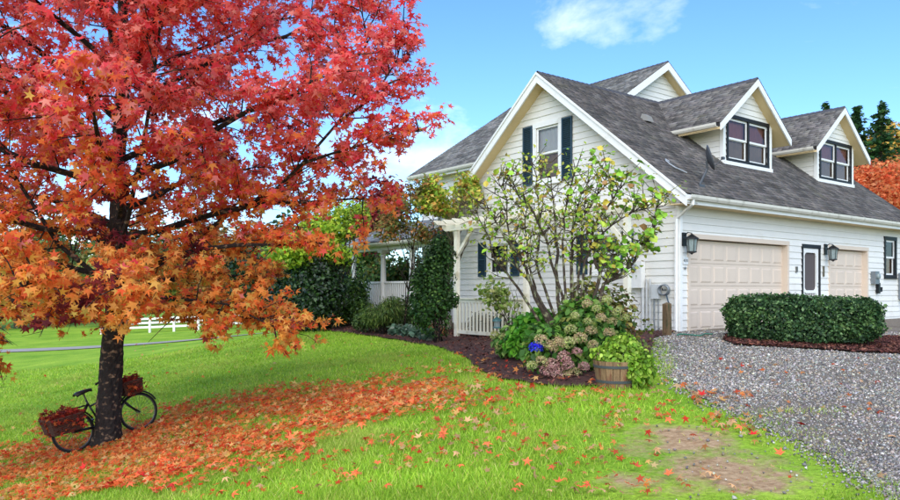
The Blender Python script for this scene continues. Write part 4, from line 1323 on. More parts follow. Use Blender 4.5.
# ---- multi-stemmed shrub against the gable wall
MY = 12.3
mgx = spot(572, 300, MY); mgb = Vector((mgx.x, MY, gz(mgx.x, MY)))
mag = empty('magnolia_shrub', mgb, 0, 'many stemmed half bare shrub with lime leaves in front of gable window', 'shrub')
paths = [[(600, 300), (604, 285), (620, 274), (633, 264), (653, 230), (659, 196)],
         [(592, 305), (600, 272), (590, 241), (598, 219), (619, 192), (623, 176)],
         [(572, 300), (571, 262), (573, 233), (577, 208), (592, 171)],
         [(558, 300), (556, 252), (553, 210), (551, 178)],
         [(540, 305), (528, 277), (519, 255), (500, 228), (484, 204)],
         [(536, 300), (529, 264), (525, 230), (526, 192)],
         [(580, 300), (584, 262), (603, 232), (628, 214), (644, 206)],
         [(548, 300), (538, 262), (540, 222), (536, 182), (540, 168)],
         [(566, 300), (563, 240), (566, 205), (574, 176)],
         [(530, 305), (512, 278), (496, 262), (485, 228), (473, 206)],
         [(585, 300), (592, 265), (612, 256), (634, 246), (650, 243)],
         [(545, 305), (519, 268), (508, 236), (507, 200), (498, 180)],
         [(563, 300), (548, 244), (533, 214), (515, 188), (512, 172)],
         [(576, 300), (582, 246), (584, 214), (604, 186), (608, 172)]]
wood = MB()
tips, dirs = [], []
for i, pth in enumerate(paths):
    dep = rng.uniform(-.7, .6)
    pts = [Vector((rng.uniform(-.22, .22), rng.uniform(-.15, .15), -.05))]
    for k, (x, y) in enumerate(pth):
        Yd = MY + dep * (k + 1) / len(pth)
        pts.append(spot(x, y, Yd) - mgb)
    fine = []
    for k in range(len(pts) - 1):
        for j in range(3):
            fine.append(pts[k].lerp(pts[k + 1], j / 3) + Vector(rng.normal(0, .014, 3)))
    fine.append(pts[-1])
    m_ = len(fine)
    r0 = .042 if i < 5 else .03
    wood.tube(fine, [max(.006, r0 * (1 - .82 * j / (m_ - 1))) for j in range(m_)], 7)
    for j in range(6, m_):
        for _ in range(4 if j < m_ - 4 else 4):
            if rng.random() < .2: continue
            d = Vector(rng.normal(0, 1, 3)); d.z = abs(d.z) * .8 + .25
            d.normalize()
            e0 = fine[j]; L = rng.uniform(.1, .46)
            mid = e0 + d * L * .5 + Vector(rng.normal(0, .03, 3))
            e = mid + (d + Vector((0, 0, .35))).normalized() * L * .5
            wood.tube([e0, mid, e], [.011, .008, .005], 5, False)
            tips.append(e); dirs.append(d)
            if rng.random() < .6:
                e2 = mid + Vector(rng.normal(0, .14, 3)) + Vector((0, 0, .05))
                wood.tube([mid, e2], [.007, .004], 4, False); tips.append(e2); dirs.append(d)
wood.build('stems', M['lichen'], mag, True)
tips = np.array([tuple(p) for p in tips]); dirs = np.array([tuple(p) for p in dirs])
big = oval_leaf(.5, .1, .05)
lm_cols = [((132, 176, 44), 5), ((108, 156, 40), 4), ((164, 182, 60), 3), ((186, 168, 60), 2), ((146, 108, 60), .7)]
lmats = [mat('magnolia_leaf', srgb(*c_), .5, noise=(9, .12), objvar=.12) for c_, w_ in lm_cols]
lmesh = []
for lm_ in lmats:
    me_ = bpy.data.meshes.new('leaf'); me_.from_pydata([tuple(q) for q in big[0]], [], [tuple(int(i) for i in f) for f in big[1]]); me_.materials.append(lm_); lmesh.append(me_)
leafpts = []
for tp, d in zip(tips, dirs):
    rightness = np.clip((tp[0] + .2) / 1.3, 0, 1)
    for _ in range(1 + int(rng.random() < .35 + .6 * rightness) + int(rng.random() < .7 * rightness)):
        if rng.random() < .06: continue
        leafpts.append((tp + rng.normal(0, .05, 3), d + np.array((0, -.5, .4)) + rng.normal(0, .5, 3), rightness))
rng.shuffle(leafpts) if False else random.shuffle(leafpts)
ind, rest = leafpts[:270], leafpts[270:]
for (p_, nn, rt) in ind:
    w = np.array([w_ for _, w_ in lm_cols], float)
    w[:2] *= (.4 + 2.2 * rt); w[3:] *= 1.8 - 1.5 * rt
    k = rng.choice(len(lm_cols), p=w / w.sum())
    o = link('leaf', lmesh[k], mag, loc=tuple(p_))
    fm = Matrix(frames(nn[None])[0].tolist())
    s_ = float(rng.uniform(.075, .115) + .065 * rt * rng.uniform(.4, 1.2))
    o.rotation_euler = fm.to_euler(); o.scale = (s_, s_, s_)
fz = np.repeat(tips, 3, 0) + rng.normal(0, .09, (len(tips) * 3, 3))
fz = fz[(rng.random(len(fz)) < .75 - .4 * np.clip((fz[:, 0] + .2) / 1.3, 0, 1))]
v, t = stamp(OVAL[0], OVAL[1], fz, frames(np.array((0, -.5, .5)) + rng.normal(0, .6, (len(fz), 3))), rng.uniform(.03, .075, len(fz)))
me = np_mesh('small_leaves', v, t, LM, np.repeat(pal(len(fz), [(158, 176, 60), (178, 180, 76), (130, 160, 52), (150, 130, 62), (196, 190, 96)], [4, 4, 3, 1, 2]), len(OVAL[0]), 0))
tag(link('small_leaves', me, mag), kind='stuff')
if rest:
    P_ = np.array([q[0] for q in rest]); N_ = np.array([q[1] for q in rest])
    v, t = stamp(big[0], big[1], P_, frames(N_), rng.uniform(.045, .085, len(P_)) + .03 * np.array([q[2] for q in rest]))
    me = np_mesh('leaves', v, t, LM, np.repeat(pal(len(P_), [(132, 172, 48), (164, 182, 60), (180, 160, 58), (150, 110, 60), (112, 156, 44)], [4, 3, 3, 1, 3]), len(big[0]), 0))
    tag(link('leaves', me, mag), kind='stuff')
print('magnolia leaves', len(leafpts))

# ---- hydrangea with faded mopheads and one blue flower
hb = at(572, 374); hb.z = gz(hb.x, hb.y)
hyd = empty('hydrangea_bush', hb, 0, 'broad hydrangea with faded pink mopheads and one blue flower', 'shrub')
hy_ell = [(-.38, .1, .42, .42, .4, .4), (.12, .1, .48, .5, .4, .48), (.5, .25, .6, .4, .4, .5), (.3, .4, .8, .5, .4, .4), (-.05, .0, .26, .6, .28, .26)]
stems('stems', hyd, .2, [(e[0] + random.uniform(-.3, .3), e[1] + random.uniform(-.2, .2), e[2] + e[5] * .8) for e in hy_ell for _ in range(6)], .014, M['bark2'], 5)
leaf_cloud('leaves', hyd, hy_ell, 3400, OVAL, .105, [(88, 132, 48), (66, 108, 40), (116, 150, 62), (54, 88, 40), (140, 152, 70)], LM, .5, (4.5, -.35), 2.6, 31, wts=[4, 4, 3, 2, 1], droop=True)
petal = oval_leaf(.5, .12)
def flower_meshes(name, cols, n_=150):
    d = rng.normal(size=(n_, 3)); d /= np.linalg.norm(d, axis=1, keepdims=True); d[:, 2] = np.where(d[:, 2] < -.5, -d[:, 2], d[:, 2])
    p = d * (1 + .10 * rng.normal(size=(n_, 1)))
    pp, nn = [], []
    for i in range(n_):
        for k in range(4):
            pp.append(p[i] + rng.normal(0, .08, 3)); nn.append(d[i] + rng.normal(0, .5, 3))
    v_, t_ = stamp(petal[0], petal[1], np.array(pp), frames(np.array(nn)), .19)
    c_ = np.repeat(np.repeat(pal(n_, cols, None, .14), 4, 0), len(petal[0]), 0)
    return np_mesh(name, v_, t_, LMP, c_)
LMP = leaf_mat('petals', .2, .7, .2)
fm_p = [flower_meshes('flower_head', [(176, 132, 128), (160, 116, 112), (192, 154, 140)]) for _ in range(2)]
fm_t = [flower_meshes('flower_head', [(190, 168, 128), (170, 146, 110), (168, 168, 106)]) for _ in range(2)]
fm_g = [flower_meshes('flower_head', [(170, 176, 104), (184, 180, 130), (150, 160, 90)]) for _ in range(2)]
fm_b = flower_meshes('flower_head', [(44, 48, 206), (62, 60, 224), (36, 34, 176)])
heads = [(536, 348, 'b', .085), (552, 365, 'p', .11), (564, 357, 'p', .1), (546, 371, 'p', .1), (556, 373, 'p', .115), (568, 366, 'p', .095), (566, 378, 't', .1), (574, 374, 't', .09), (542, 362, 't', .08), (551, 347, 't', .09), (559, 343, 't', .085),
         (541, 340, 't', .08), (580, 339, 't', .09), (568, 343, 'g', .09), (584, 367, 'p', .085), (591, 331, 't', .075), (601, 318, 't', .07), (571, 330, 'g', .08), (593, 345, 't', .07), (587, 304, 't', .07), (607, 300, 'g', .07), (618, 312, 'g', .07), (575, 316, 'g', .06), (609, 333, 't', .075), (596, 309, 'g', .06), (612, 322, 't', .065), (625, 318, 'g', .06), (599, 358, 't', .075), (577, 352, 'p', .075), (532, 366, 'g', .07), (588, 322, 'g', .06)]
for (x, y, kd, r_) in heads:
    Yh = hb.y - (.50 if y > 335 else .24) + random.uniform(-.06, .06)
    pnt = spot(x, y, Yh) - hb
    me_ = fm_b if kd == 'b' else random.choice({'p': fm_p, 't': fm_t, 'g': fm_g}[kd])
    o = link('flower_head', me_, hyd, loc=pnt)
    r_ *= .92 if kd == 'p' else 1.08; o.scale = (r_, r_, r_ * .85); o.rotation_euler = (random.uniform(-.4, .4), random.uniform(-.4, .4), random.uniform(0, 6))
    if kd == 'b': o['label'] = 'single blue hydrangea flower head'

# ---- shrubs in the garden bed
b = at(533, 362); b.y += .3; b.z = gz(b.x, b.y)
o = empty('laurel_shrub', b, 0, 'bright green leafy shrub left of the blue hydrangea flower', 'shrub')
le = [(0, 0, .5, .42, .4, .42), (-.22, 0, .32, .35, .35, .32), (.2, .1, .68, .32, .32, .3)]
stems('stems', o, .15, [(e[0] + random.uniform(-.3, .3), e[1], e[2] + e[5] * .8) for e in le for _ in range(5)], .012, M['bark2'], 5)
leaf_cloud('leaves', o, le, 1500, OVAL, .11, [(92, 158, 42), (74, 140, 36), (120, 176, 60), (60, 116, 34)], LM, .45, (5, -.4), 2.4, 41, droop=True)
b = at(512, 362); b.y += .5; b.z = gz(b.x, b.y)
o = empty('pale_hydrangea', b, 0, 'small pale green hydrangea at the left end of the shrubs', 'shrub')
leaf_cloud('leaves', o, [(0, 0, .3, .36, .34, .32)], 700, OVAL, .1, [(104, 142, 62), (132, 158, 84), (80, 118, 50)], LM, .5, None, 2.2, 43, droop=True)
for (dx, dy, dz) in ((-.12, -.26, .42), (-.2, -.22, .26), (.06, -.3, .5), (-.3, -.1, .46), (.1, -.3, .3)):
    q = link('flower_head', random.choice(fm_g), o, loc=(dx, dy, dz)); q.scale = (.085,) * 3
b = Vector((spot(612, 330, 12.6).x, 12.6, 0)); b.z = gz(b.x, b.y)
o = empty('olive_shrub', b, 0, 'olive yellow shrub between the hydrangea and the meter cabinet', 'shrub')
stems('stems', o, .15, [(random.uniform(-.5, .5), random.uniform(-.3, .3), random.uniform(.9, 1.4)) for _ in range(12)], .014, M['bark2'], 5)
leaf_cloud('leaves', o, [(0, 0, .7, .5, .45, .65), (-.5, 0, .9, .45, .4, .5), (.3, -.1, .5, .4, .35, .4)], 2300, OVAL, .08, [(132, 138, 60), (104, 118, 50), (86, 104, 44), (160, 146, 76), (120, 92, 60)], LM, .45, (4.5, -.3), 2.2, 47)
b = spot(512, 300, 19.0); b.z = gz(b.x, b.y)
o = empty('pale_leaf_shrub', b, 0, 'loose pale green shrub leaning over the pergola railing', 'shrub')
stems('stems', o, .1, [(random.uniform(-.7, .5), random.uniform(-.4, .2), random.uniform(1.0, 1.7)) for _ in range(10)], .016, M['lichen'], 5)
leaf_cloud('leaves', o, [(-.2, 0, 1.3, .8, .5, .45), (.3, .1, 1.1, .7, .4, .5), (-.4, -.1, .9, .5, .3, .5)], 620, OVAL, .11, [(150, 172, 84), (132, 164, 70), (176, 184, 110)], LM, .6, (3.2, .15), 1.5, 49)

b = at(437, 343)
o = empty('columnar_yew', b, 0, 'tall dark evergreen shrub beside the left pergola post', 'shrub')
stems('stems', o, .2, [(random.uniform(-.4, .4), random.uniform(-.4, .4), random.uniform(1.6, 2.6)) for _ in range(9)], .03, M['bark'], 6)
leaf_cloud('leaves', o, [(-.06, 0, 1.5, .58, .5, 1.25), (-.2, 0, 1.2, .58, .55, .9), (.05, .0, 2.35, .45, .4, .55), (-.05, 0, .5, .45, .4, .45), (-.5, -.1, 1.8, .25, .3, .35), (.4, -.1, 1.2, .22, .3, .3), (-.35, -.2, .8, .3, .3, .3), (.1, -.1, 2.75, .22, .25, .3)], 12000, DIAM, .085, [(50, 82, 36), (38, 64, 30), (68, 102, 44), (92, 124, 54)], LM, .3, (3.4, -.25), 2.2, 51, wts=[4, 4, 3, 1])
b = at(383, 335)
o = empty('willow_leaved_bush', b, 0, 'olive green bush with narrow leaves on a short trunk', 'shrub')
stems('stems', o, .05, [(random.uniform(-.5, .5), random.uniform(-.4, .4), random.uniform(.6, 1.1)) for _ in range(14)], .022, M['bark'], 6)
leaf_cloud('leaves', o, [(0, 0, .72, .66, .55, .42), (.25, 0, .9, .4, .4, .3), (-.3, 0, .6, .4, .4, .3)], 3600, BLADE, .15, [(98, 122, 54), (74, 100, 44), (128, 144, 70), (60, 82, 40)], LM, .4, (3.5, -.4), 2.0, 53, droop=True)
for (x, y, r_) in ((408, 337, .3), (420, 339, .34), (428, 341, .26), (396, 336, .24)):
    b = at(x, y)
    o = empty('hosta_clump', b, 0, 'low blue green hosta clump under the olive bush', 'plant', 'hostas in the garden bed')
    leaf_cloud('leaves', o, [(0, 0, .16, r_, r_, .2)], 170, OVAL, .17, [(104, 132, 112), (84, 112, 92), (132, 152, 128)], LM, .6, None, 1.6, 55)
b = at(432, 337)
o = empty('rust_fern', b, 0, 'small rust brown fern beside the dark columnar shrub', 'plant')
leaf_cloud('leaves', o, [(0, 0, .2, .4, .3, .22)], 420, BLADE, .16, [(168, 104, 56), (140, 84, 48), (184, 132, 74)], LM, .5, None, 1.8, 56)

for k in range(4):  # dark clumps added so the gaps between the balusters look dark
    w_ = hw(-.75, 4.3 + k * .7, 0); w_.z = gz(w_.x, w_.y)
    o = empty('fern_clump', w_, 0, 'dark fern growing behind the pergola railing', 'plant', 'ferns behind the railing')
    leaf_cloud('leaves', o, [(0, 0, .35, .4, .35, .36)], 520, BLADE, .22, [(52, 66, 34), (70, 56, 38), (40, 52, 30), (92, 74, 46)], LM, .4, None, 1.8, 57 + k)
# clipped lime hedge below the porch
b = at(362, 326); b.y += 1.2; b.z = gz(b.x, b.y)
o = empty('clipped_hedge', b, .35, 'low clipped lime green hedge in front of the porch railing', 'hedge')
def box_leaves(name, parent, hx, hy, hz, n, leaf, size, cols, m, seed, wts=None, rough=.07):
    p = rng.uniform(-1, 1, (n, 3))
    f = rng.integers(0, 5, n)
    inn = 1 - np.abs(rng.normal(0, .13, n))
    for k in range(n):
        pass
    ax_ = np.where(f < 2, 0, np.where(f < 4, 1, 2)); sg = np.where(f % 2 == 0, 1, -1); sg = np.where(f == 4, 1, sg)
    p[np.arange(n), ax_] = sg * inn
    # rounded corners
    rr = np.abs(p) ** 4
    p /= np.maximum(1, (rr.sum(1) ** (1 / 4)))[:, None]
    d = np.zeros((n, 3)); d[np.arange(n), ax_] = sg
    q = p * np.array((hx, hy, hz)) + np.array((0, 0, hz))
    q += d * (rough * smooth_noise(q, 4, seed) + rough * .6 * smooth_noise(q, 14, seed + 1))[:, None] + rng.normal(0, .02, (n, 3))
    q[:, 2] = np.maximum(q[:, 2], .03)
    v, t = stamp(leaf[0], leaf[1], q, frames(d * .6 + np.array((0, 0, .35)) + rng.normal(0, .5, (n, 3))), size * np.clip(rng.normal(1, .25, n), .5, 1.6))
    c = pal(n, cols, wts, .15)
    me = np_mesh(name, v, t, m, np.repeat(c, len(leaf[0]), 0))
    return tag(link(name, me, parent), kind='stuff')
box_leaves('leaves', o, .95, .5, .42, 4200, DIAM, .075, [(120, 150, 52), (98, 132, 42), (146, 170, 72)], LM, 61)
mb = MB(); [mb.tube(wob((random.uniform(-.8, .8), 0, -.05), (random.uniform(-.8, .8), random.uniform(-.3, .3), .7), 3, .05), .012, 5) for _ in range(14)]; mb.build('stems', M['bark2'], o)

# dark hedge on the drive
h0, h1 = at(730, 342), at(893, 351)
hc = (h0 + h1) / 2 + Vector((.16, .60, 0)); hc.z = gz(hc.x, hc.y) + .02
hl = (h1 - h0).length / 2
o = empty('boxwood_hedge', hc, math.atan2(h1.y - h0.y, h1.x - h0.x), 'rounded dark green hedge standing before the garage doors', 'hedge')
box_leaves('leaves', o, hl - .02, .66, .43, 19000, DIAM, .062, [(56, 88, 48), (42, 70, 40), (82, 114, 62), (116, 144, 92), (34, 56, 34)], LM, 63, [4, 4, 3, 2.2, 1.6], .12)
mb = MB()
for _ in range(60):
    x, y = random.uniform(-hl, hl) * .92, random.uniform(-.42, .42)
    mb.tube(wob((x, y, -.05), (x + random.uniform(-.2, .2), y + random.uniform(-.1, .1), random.uniform(.5, .8)), 4, .05), [.016, .013, .01, .008, .004], 5)
mb.build('stems', M['bark'], o)
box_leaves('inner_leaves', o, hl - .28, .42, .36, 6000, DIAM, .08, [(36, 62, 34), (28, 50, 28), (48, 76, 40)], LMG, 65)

tuft = [(random.uniform(-hl, hl) * .9, random.uniform(-.55, .45), .78 + random.uniform(-.02, .1), random.uniform(.08, .2), random.uniform(.08, .18), random.uniform(.05, .12)) for _ in range(34)]
tuft += [(sg * (hl - .1 + random.uniform(-.05, .1)), random.uniform(-.5, .4), random.uniform(.25, .7), .12, .15, .14) for sg in (-1, 1) for _ in range(6)]
tuft += [(random.uniform(-hl, hl) * .9, -.64, random.uniform(.2, .75), .16, .09, .12) for _ in range(22)]
leaf_cloud('new_shoots', o, tuft, 3600, DIAM, .066, [(92, 126, 66), (116, 146, 86), (66, 98, 52), (50, 80, 44)], LM, .5, None, 1.6, 64)
# ---- half barrel tub
b = at(615, 387)
M['stave'] = mat('weathered_stave', srgb(132, 104, 74), .85, noise=(8, .25), bump=(26, .5), objvar=.28, stretch=(5, 5, .7), dirt=(srgb(96, 50, 36), 3, .52, .72))
tub = empty('barrel_planter', b, .2, 'wooden half barrel planter with metal hoops at the bed corner', 'planter')
ns = 18
for k in range(ns):
    a0_, a1_ = 2 * math.pi * k / ns + .012, 2 * math.pi * (k + 1) / ns - .012
    mb = MB()
    z0, z1, r0_, r1_ = -.03, .36, .235, .295
    q = []
    for (r_, z) in ((r0_, z0), (r1_, z1)):
        q.append([(r_ * math.cos(a0_), r_ * math.sin(a0_), z), (r_ * math.cos(a1_), r_ * math.sin(a1_), z), ((r_ - .025) * math.cos(a1_), (r_ - .025) * math.sin(a1_), z), ((r_ - .025) * math.cos(a0_), (r_ - .025) * math.sin(a0_), z)])
    mb.hexa(q[0] + q[1]); mb.build('stave', M['stave'], tub)
for (z, r_) in ((.07, .253), (.27, .284)):
    mb = MB(); mb.lathe([(r_ - .002, z), (r_ + .006, z), (r_ + .012, z + .035), (r_ + .002, z + .035)], n=36); mb.build('hoop', M['dish'], tub)
mb = MB(); mb.lathe([(.0001, .3), (.27, .3)], n=18); mb.build('soil', M['mulch'], tub)
pl = empty('trailing_plant', b + Vector((0, 0, .3)), 0, 'lime green trailing plant spilling over the barrel planter', 'plant')
stems('stems', pl, .1, [(random.uniform(-.3, .35), random.uniform(-.35, .2), random.uniform(.02, .32)) for _ in range(24)], .008, M['bark2'], 4)
leaf_cloud('leaves', pl, [(.10, .02, .14, .34, .32, .24), (.27, -.12, -.04, .24, .26, .28), (.08, .0, .3, .22, .22, .14), (-.14, .02, .12, .2, .24, .14)], 2600, OVAL, .058, [(150, 186, 56), (126, 166, 46), (176, 204, 84), (104, 144, 40)], LM, .45, (7, -.45), 2.4, 71, droop=True)

# ---- trees and tall plants between the lawn and the house
def ell_px(px, py, Y, rx, rz, ry=None, base=None):
    p = spot(px, py, Y) - base
    return (p.x, p.y, p.z, rx, ry or rx, rz)
def base_at(px, Y):
    x = (px - CX) / F_PX * Y
    return Vector((x, Y, gz(x, Y)))
B = base_at(444, 22.6)
tree('vine_maple', 'yellow green maple beside the left end of the pergola', 'tree', B, [ell_px(446, 190, 22.6, .8, .5, base=B), ell_px(464, 184, 22.4, .5, .42, base=B), ell_px(430, 204, 22.6, .55, .42, base=B), ell_px(446, 210, 22.8, .55, .25, base=B), ell_px(474, 196, 21.6, .3, .35, base=B)], 2600, STAR3, .085, [(150, 180, 50), (176, 190, 66), (200, 190, 84), (120, 156, 46), (196, 150, 70)], 2, .05, gap=(2.6, -.25), seed=81, shell=1.9)
B = base_at(405, 22.6)
tree('sparse_tree', 'thin tree with olive and rust leaves beside the porch column', 'tree', B, [ell_px(402, 205, 22.6, .9, .8, base=B), ell_px(420, 195, 22.6, .7, .7, base=B), ell_px(390, 228, 22.5, .6, .5, base=B), ell_px(425, 232, 22.3, .6, .4, base=B)], 2000, STAR3, .075, [(112, 120, 54), (136, 128, 60), (160, 104, 56), (92, 100, 48), (176, 124, 64)], 2, .035, bark='bark', gap=(2.6, -.1), seed=83, shell=1.6)
B = base_at(330, 25)
tree('japanese_maple', 'low spreading yellow green tree above the dark evergreens', 'tree', B, [ell_px(335, 225, 25, 1.35, .65, base=B), ell_px(312, 245, 24.6, 1.2, .5, base=B), ell_px(352, 212, 25, .8, .5, base=B), ell_px(290, 255, 24.5, 1.2, .5, base=B), ell_px(340, 255, 24.5, .9, .35, base=B)], 5200, STAR3, .09, [(168, 190, 48), (140, 172, 42), (192, 204, 70), (112, 150, 40)], 2, .1, gap=(2.4, -.35), seed=85, shell=2)
for (x, Y, w, h, sd, lb) in ((322, 24.6, 1.0, 2.9, 87, 'dark evergreen shrub under the yellow green maple'), (298, 25.2, 1.0, 2.6, 88, 'dark evergreen shrub half hidden by hanging orange leaves'), (346, 26.0, .9, 2.7, 89, 'mid green evergreen shrub behind the clipped lime hedge')):
    B = base_at(x, Y)
    o = empty('evergreen_shrub', B, 0, lb, 'shrub')
    stems('stems', o, .2, [(random.uniform(-.6, .6), random.uniform(-.5, .5), random.uniform(h * .5, h * .9)) for _ in range(9)], .04, M['bark'], 6)
    dk = sd != 89
    leaf_cloud('leaves', o, [(0, 0, h * .5, w, w, h * .5), (-.2, 0, h * .35, w * 1.1, w, h * .35)], 6500, DIAM, .12, [(30, 52, 26), (42, 68, 32), (22, 40, 22), (58, 86, 38)] if dk else [(66, 100, 42), (88, 122, 50), (50, 80, 36)], LMG, .3, (2.6, -.5), 2.2, sd)
B = base_at(382, 34)
tree('plum_tree', 'dark red leaved tree beyond the porch roof', 'tree', B, [ell_px(384, 205, 34, 1.5, 1.6, base=B), ell_px(374, 230, 34, 1.3, 1.2, base=B)], 3400, OVAL, .16, [(128, 36, 44), (98, 28, 40), (160, 52, 48)], 3, .14, gap=(1.6, -.25), seed=91)
B = base_at(352, 38)
tree('green_tree', 'mid green tree behind the low yellow green maple', 'tree', B, [ell_px(350, 240, 38, 2.4, 2.0, base=B), ell_px(330, 265, 38, 2.6, 1.6, base=B), ell_px(365, 265, 37.5, 1.6, 1.5, base=B)], 5200, OVAL, .2, [(74, 104, 46), (98, 124, 54), (56, 84, 40)], 3, .2, gap=(1.3, -.35), seed=93)
for (x, Y, w, h, sd, lb) in ((388, 30.5, 1.3, 3.0, 95, 'leafy green shrub seen through the porch railing'), (415, 30.0, 1.1, 2.8, 96, 'green shrub behind the porch column'), (362, 31.5, 1.4, 2.6, 97, 'olive shrub at the left end of the porch')):
    B = base_at(x, Y)
    o = empty('rhododendron', B, 0, lb, 'shrub')
    stems('stems', o, .2, [(random.uniform(-.7, .7), random.uniform(-.5, .5), random.uniform(h * .5, h * .9)) for _ in range(9)], .03, M['bark2'], 6)
    leaf_cloud('leaves', o, [(0, 0, h * .5, w, w, h * .5), (-.4, 0, h * .4, w * .9, w, h * .4)], 3600, OVAL, .15, [(74, 106, 44), (98, 132, 54), (56, 84, 38), (128, 120, 58)], LM, .4, (2.0, -.5), 2.2, sd)
for (x, y, w, h, sd, lb) in ((372, 335, .75, .75, 98, 'low grey green shrub in front of the clipped hedge'), (398, 333, .8, 1.15, 99, 'dark loose shrub in front of the porch steps')):
    B = at(x, y); B.y += .6; B.z = gz(B.x, B.y)
    o = empty('border_shrub', B, 0, lb, 'shrub')
    stems('stems', o, .15, [(random.uniform(-.5, .5), random.uniform(-.3, .3), random.uniform(h * .5, h * .9)) for _ in range(9)], .016, M['bark2'], 5)
    leaf_cloud('leaves', o, [(0, 0, h * .5, w, w * .7, h * .5)], 2000, DIAM, .1, [(86, 106, 58), (66, 92, 46), (112, 130, 78), (50, 74, 38)], LM, .4, (3, -.5), 2.0, sd)
# far trees seen under and through the sweetgum
far = [(18, 62, 5.5, 9, (96, 120, 60)), (70, 68, 6, 11, (84, 108, 56)), (130, 60, 5, 8, (120, 128, 62)), (185, 66, 5.5, 10, (70, 96, 52)), (238, 56, 4.5, 8, (150, 110, 56)), (272, 48, 3.6, 6.5, (44, 66, 38)), (300, 52, 4, 8, (60, 84, 44)), (-60, 60, 6, 10, (88, 112, 56)), (-130, 55, 6, 10, (110, 120, 58))]
for i, (x, Y, r_, h, cc) in enumerate(far):
    B = base_at(x, Y)
    kinds = ['tall pale green tree beyond the far path', 'full mid green tree beyond the far path', 'olive tree behind the white far fence', 'dark green tree behind the white far fence', 'bronze leaved tree right of the white far fence', 'small dark tree at the top of the lawn', 'dark green tree behind the evergreen shrubs', 'broad green tree beyond the far path', 'olive green tree at the far end of the path']
    tree('distant_tree', kinds[i], 'tree', B, [(0, 0, h * .58, r_ * .8, r_ * .8, h * .42), (r_ * .4, .5, h * .45, r_ * .55, r_ * .55, h * .3), (-r_ * .45, .2, h * .5, r_ * .55, r_ * .55, h * .32)], 4200, OVAL, .36, [cc, tuple(int(v_ * .8) for v_ in cc), tuple(min(255, int(v_ * 1.18)) for v_ in cc)], h * .3, .25, group='trees beyond the lawn', gap=(.9, -.35), seed=100 + i)
# white fence far off
fo_x0, fo_x1, fo_y = -24.0, -14.0, 50.0
fence = empty('white_fence', (0, 0, 0), 0, 'white post and rail fence at the far side of the lawn', 'fence')
for i in range(7):
    x = fo_x0 + (fo_x1 - fo_x0) * i / 6
    z = gz(x, fo_y)
    mb = MB(); mb.box((x - .07, fo_y - .07, z - .2), (x + .07, fo_y + .07, z + 1.05)); mb.build('post', M['trim'], fence)
    if i < 6:
        x2 = fo_x0 + (fo_x1 - fo_x0) * (i + 1) / 6; z2 = gz(x2, fo_y)
        for hh in (.3, .6, .88):
            mb = MB(); mb.hexa([(x + .07, fo_y - .02, z + hh), (x2 - .07, fo_y - .02, z2 + hh), (x2 - .07, fo_y + .02, z2 + hh), (x + .07, fo_y + .02, z + hh), (x + .07, fo_y - .02, z + hh + .14), (x2 - .07, fo_y - .02, z2 + hh + .14), (x2 - .07, fo_y + .02, z2 + hh + .14), (x + .07, fo_y + .02, z + hh + .14)]); mb.build('rail', M['trim'], fence)

# trees behind the garage, on the right
def conifer(px, py_top, Y, wid, label, seed, cols):
    B = base_at(px, Y)
    H = spot(px, py_top, Y).z - B.z
    o = empty('fir_tree', B, 0, label, 'tree', 'firs behind the house')
    g = np.random.default_rng(seed)
    mb = MB(); mb.tube([(0, 0, -.3), (0, 0, H * .5), (0, 0, H)], [.28, .16, .02], 8)
    P_, N_, S_ = [], [], []
    nb = int(H * 14)
    for k in range(nb):
        t_ = (k + g.uniform(0, 1)) / nb
        z = H * (.12 + .88 * t_)
        L = wid * (1 - t_) ** .8 * g.uniform(.55, 1.1) + .12
        a_ = g.uniform(0, 6.283)
        d = np.array((math.cos(a_), math.sin(a_), g.uniform(-.25, .2)))
        e = np.array((0, 0, z)) + d * L
        mb.tube([(0, 0, z), tuple(e)], [.03, .008], 3, False)
        m_ = int(8 + L * 11)
        for j in range(m_):
            s = g.uniform(.1, 1.03)
            P_.append(np.array((0, 0, z)) + d * L * s + g.normal(0, .1, 3) + np.array((0, 0, -.12 * s)))
            N_.append(np.array((0, 0, 1)) + g.normal(0, .4, 3)); S_.append(d + g.normal(0, .5, 3) + np.array((0, 0, -.35)))
    mb.build('trunk', M['bark'], o)
    v, t = stamp(DIAM[0], DIAM[1], np.array(P_), frames(np.array(N_), np.array(S_)), g.uniform(.28, .5, len(P_)))
    me = np_mesh('crown', v, t, LMG, np.repeat(pal(len(P_), cols, None, .16), 4, 0))
    tag(link('crown', me, o), kind='stuff')
gc = [(60, 94, 60), (46, 76, 50), (82, 114, 68)]
conifer(881, 103, 56, 3.6, 'tall narrow fir with sharp top behind the far dormer', 121, gc)
conifer(857, 106, 58, 4.2, 'bushy fir rising just behind the far dormer roof', 122, gc)
conifer(826, 103, 66, 2.4, 'fir whose tip alone shows over the far dormer ridge', 123, gc)
conifer(912, 128, 60, 3.0, 'broad fir at the right of the orange maples', 124, [(74, 104, 48), (58, 88, 44), (96, 124, 56)])
B = base_at(866, 44)
tree('orange_maple', 'orange maple showing behind the far end of the garage roof', 'tree', B, [ell_px(862, 190, 44, 2.0, 1.6, base=B), ell_px(884, 182, 44, 1.9, 1.4, base=B), ell_px(872, 205, 43.5, 2.6, 1.6, base=B), ell_px(896, 205, 44, 2.0, 1.8, base=B)], 15000, STAR3, .135, [(226, 122, 72), (236, 146, 92), (212, 100, 62), (240, 168, 114)], 3, .2, m=LMR, group='maples behind the garage', gap=(1.5, -.5), seed=131)
B = base_at(915, 46)
tree('orange_maple', 'second orange maple below the broad fir', 'tree', B, [ell_px(912, 190, 46, 2.2, 2.4, base=B), ell_px(925, 210, 46, 2.5, 2.0, base=B)], 5000, STAR3, .17, [(220, 130, 76), (230, 152, 92), (190, 162, 84)], 3, .2, m=LMR, group='maples behind the garage', gap=(1.5, -.5), seed=133)
B = base_at(893, 64)
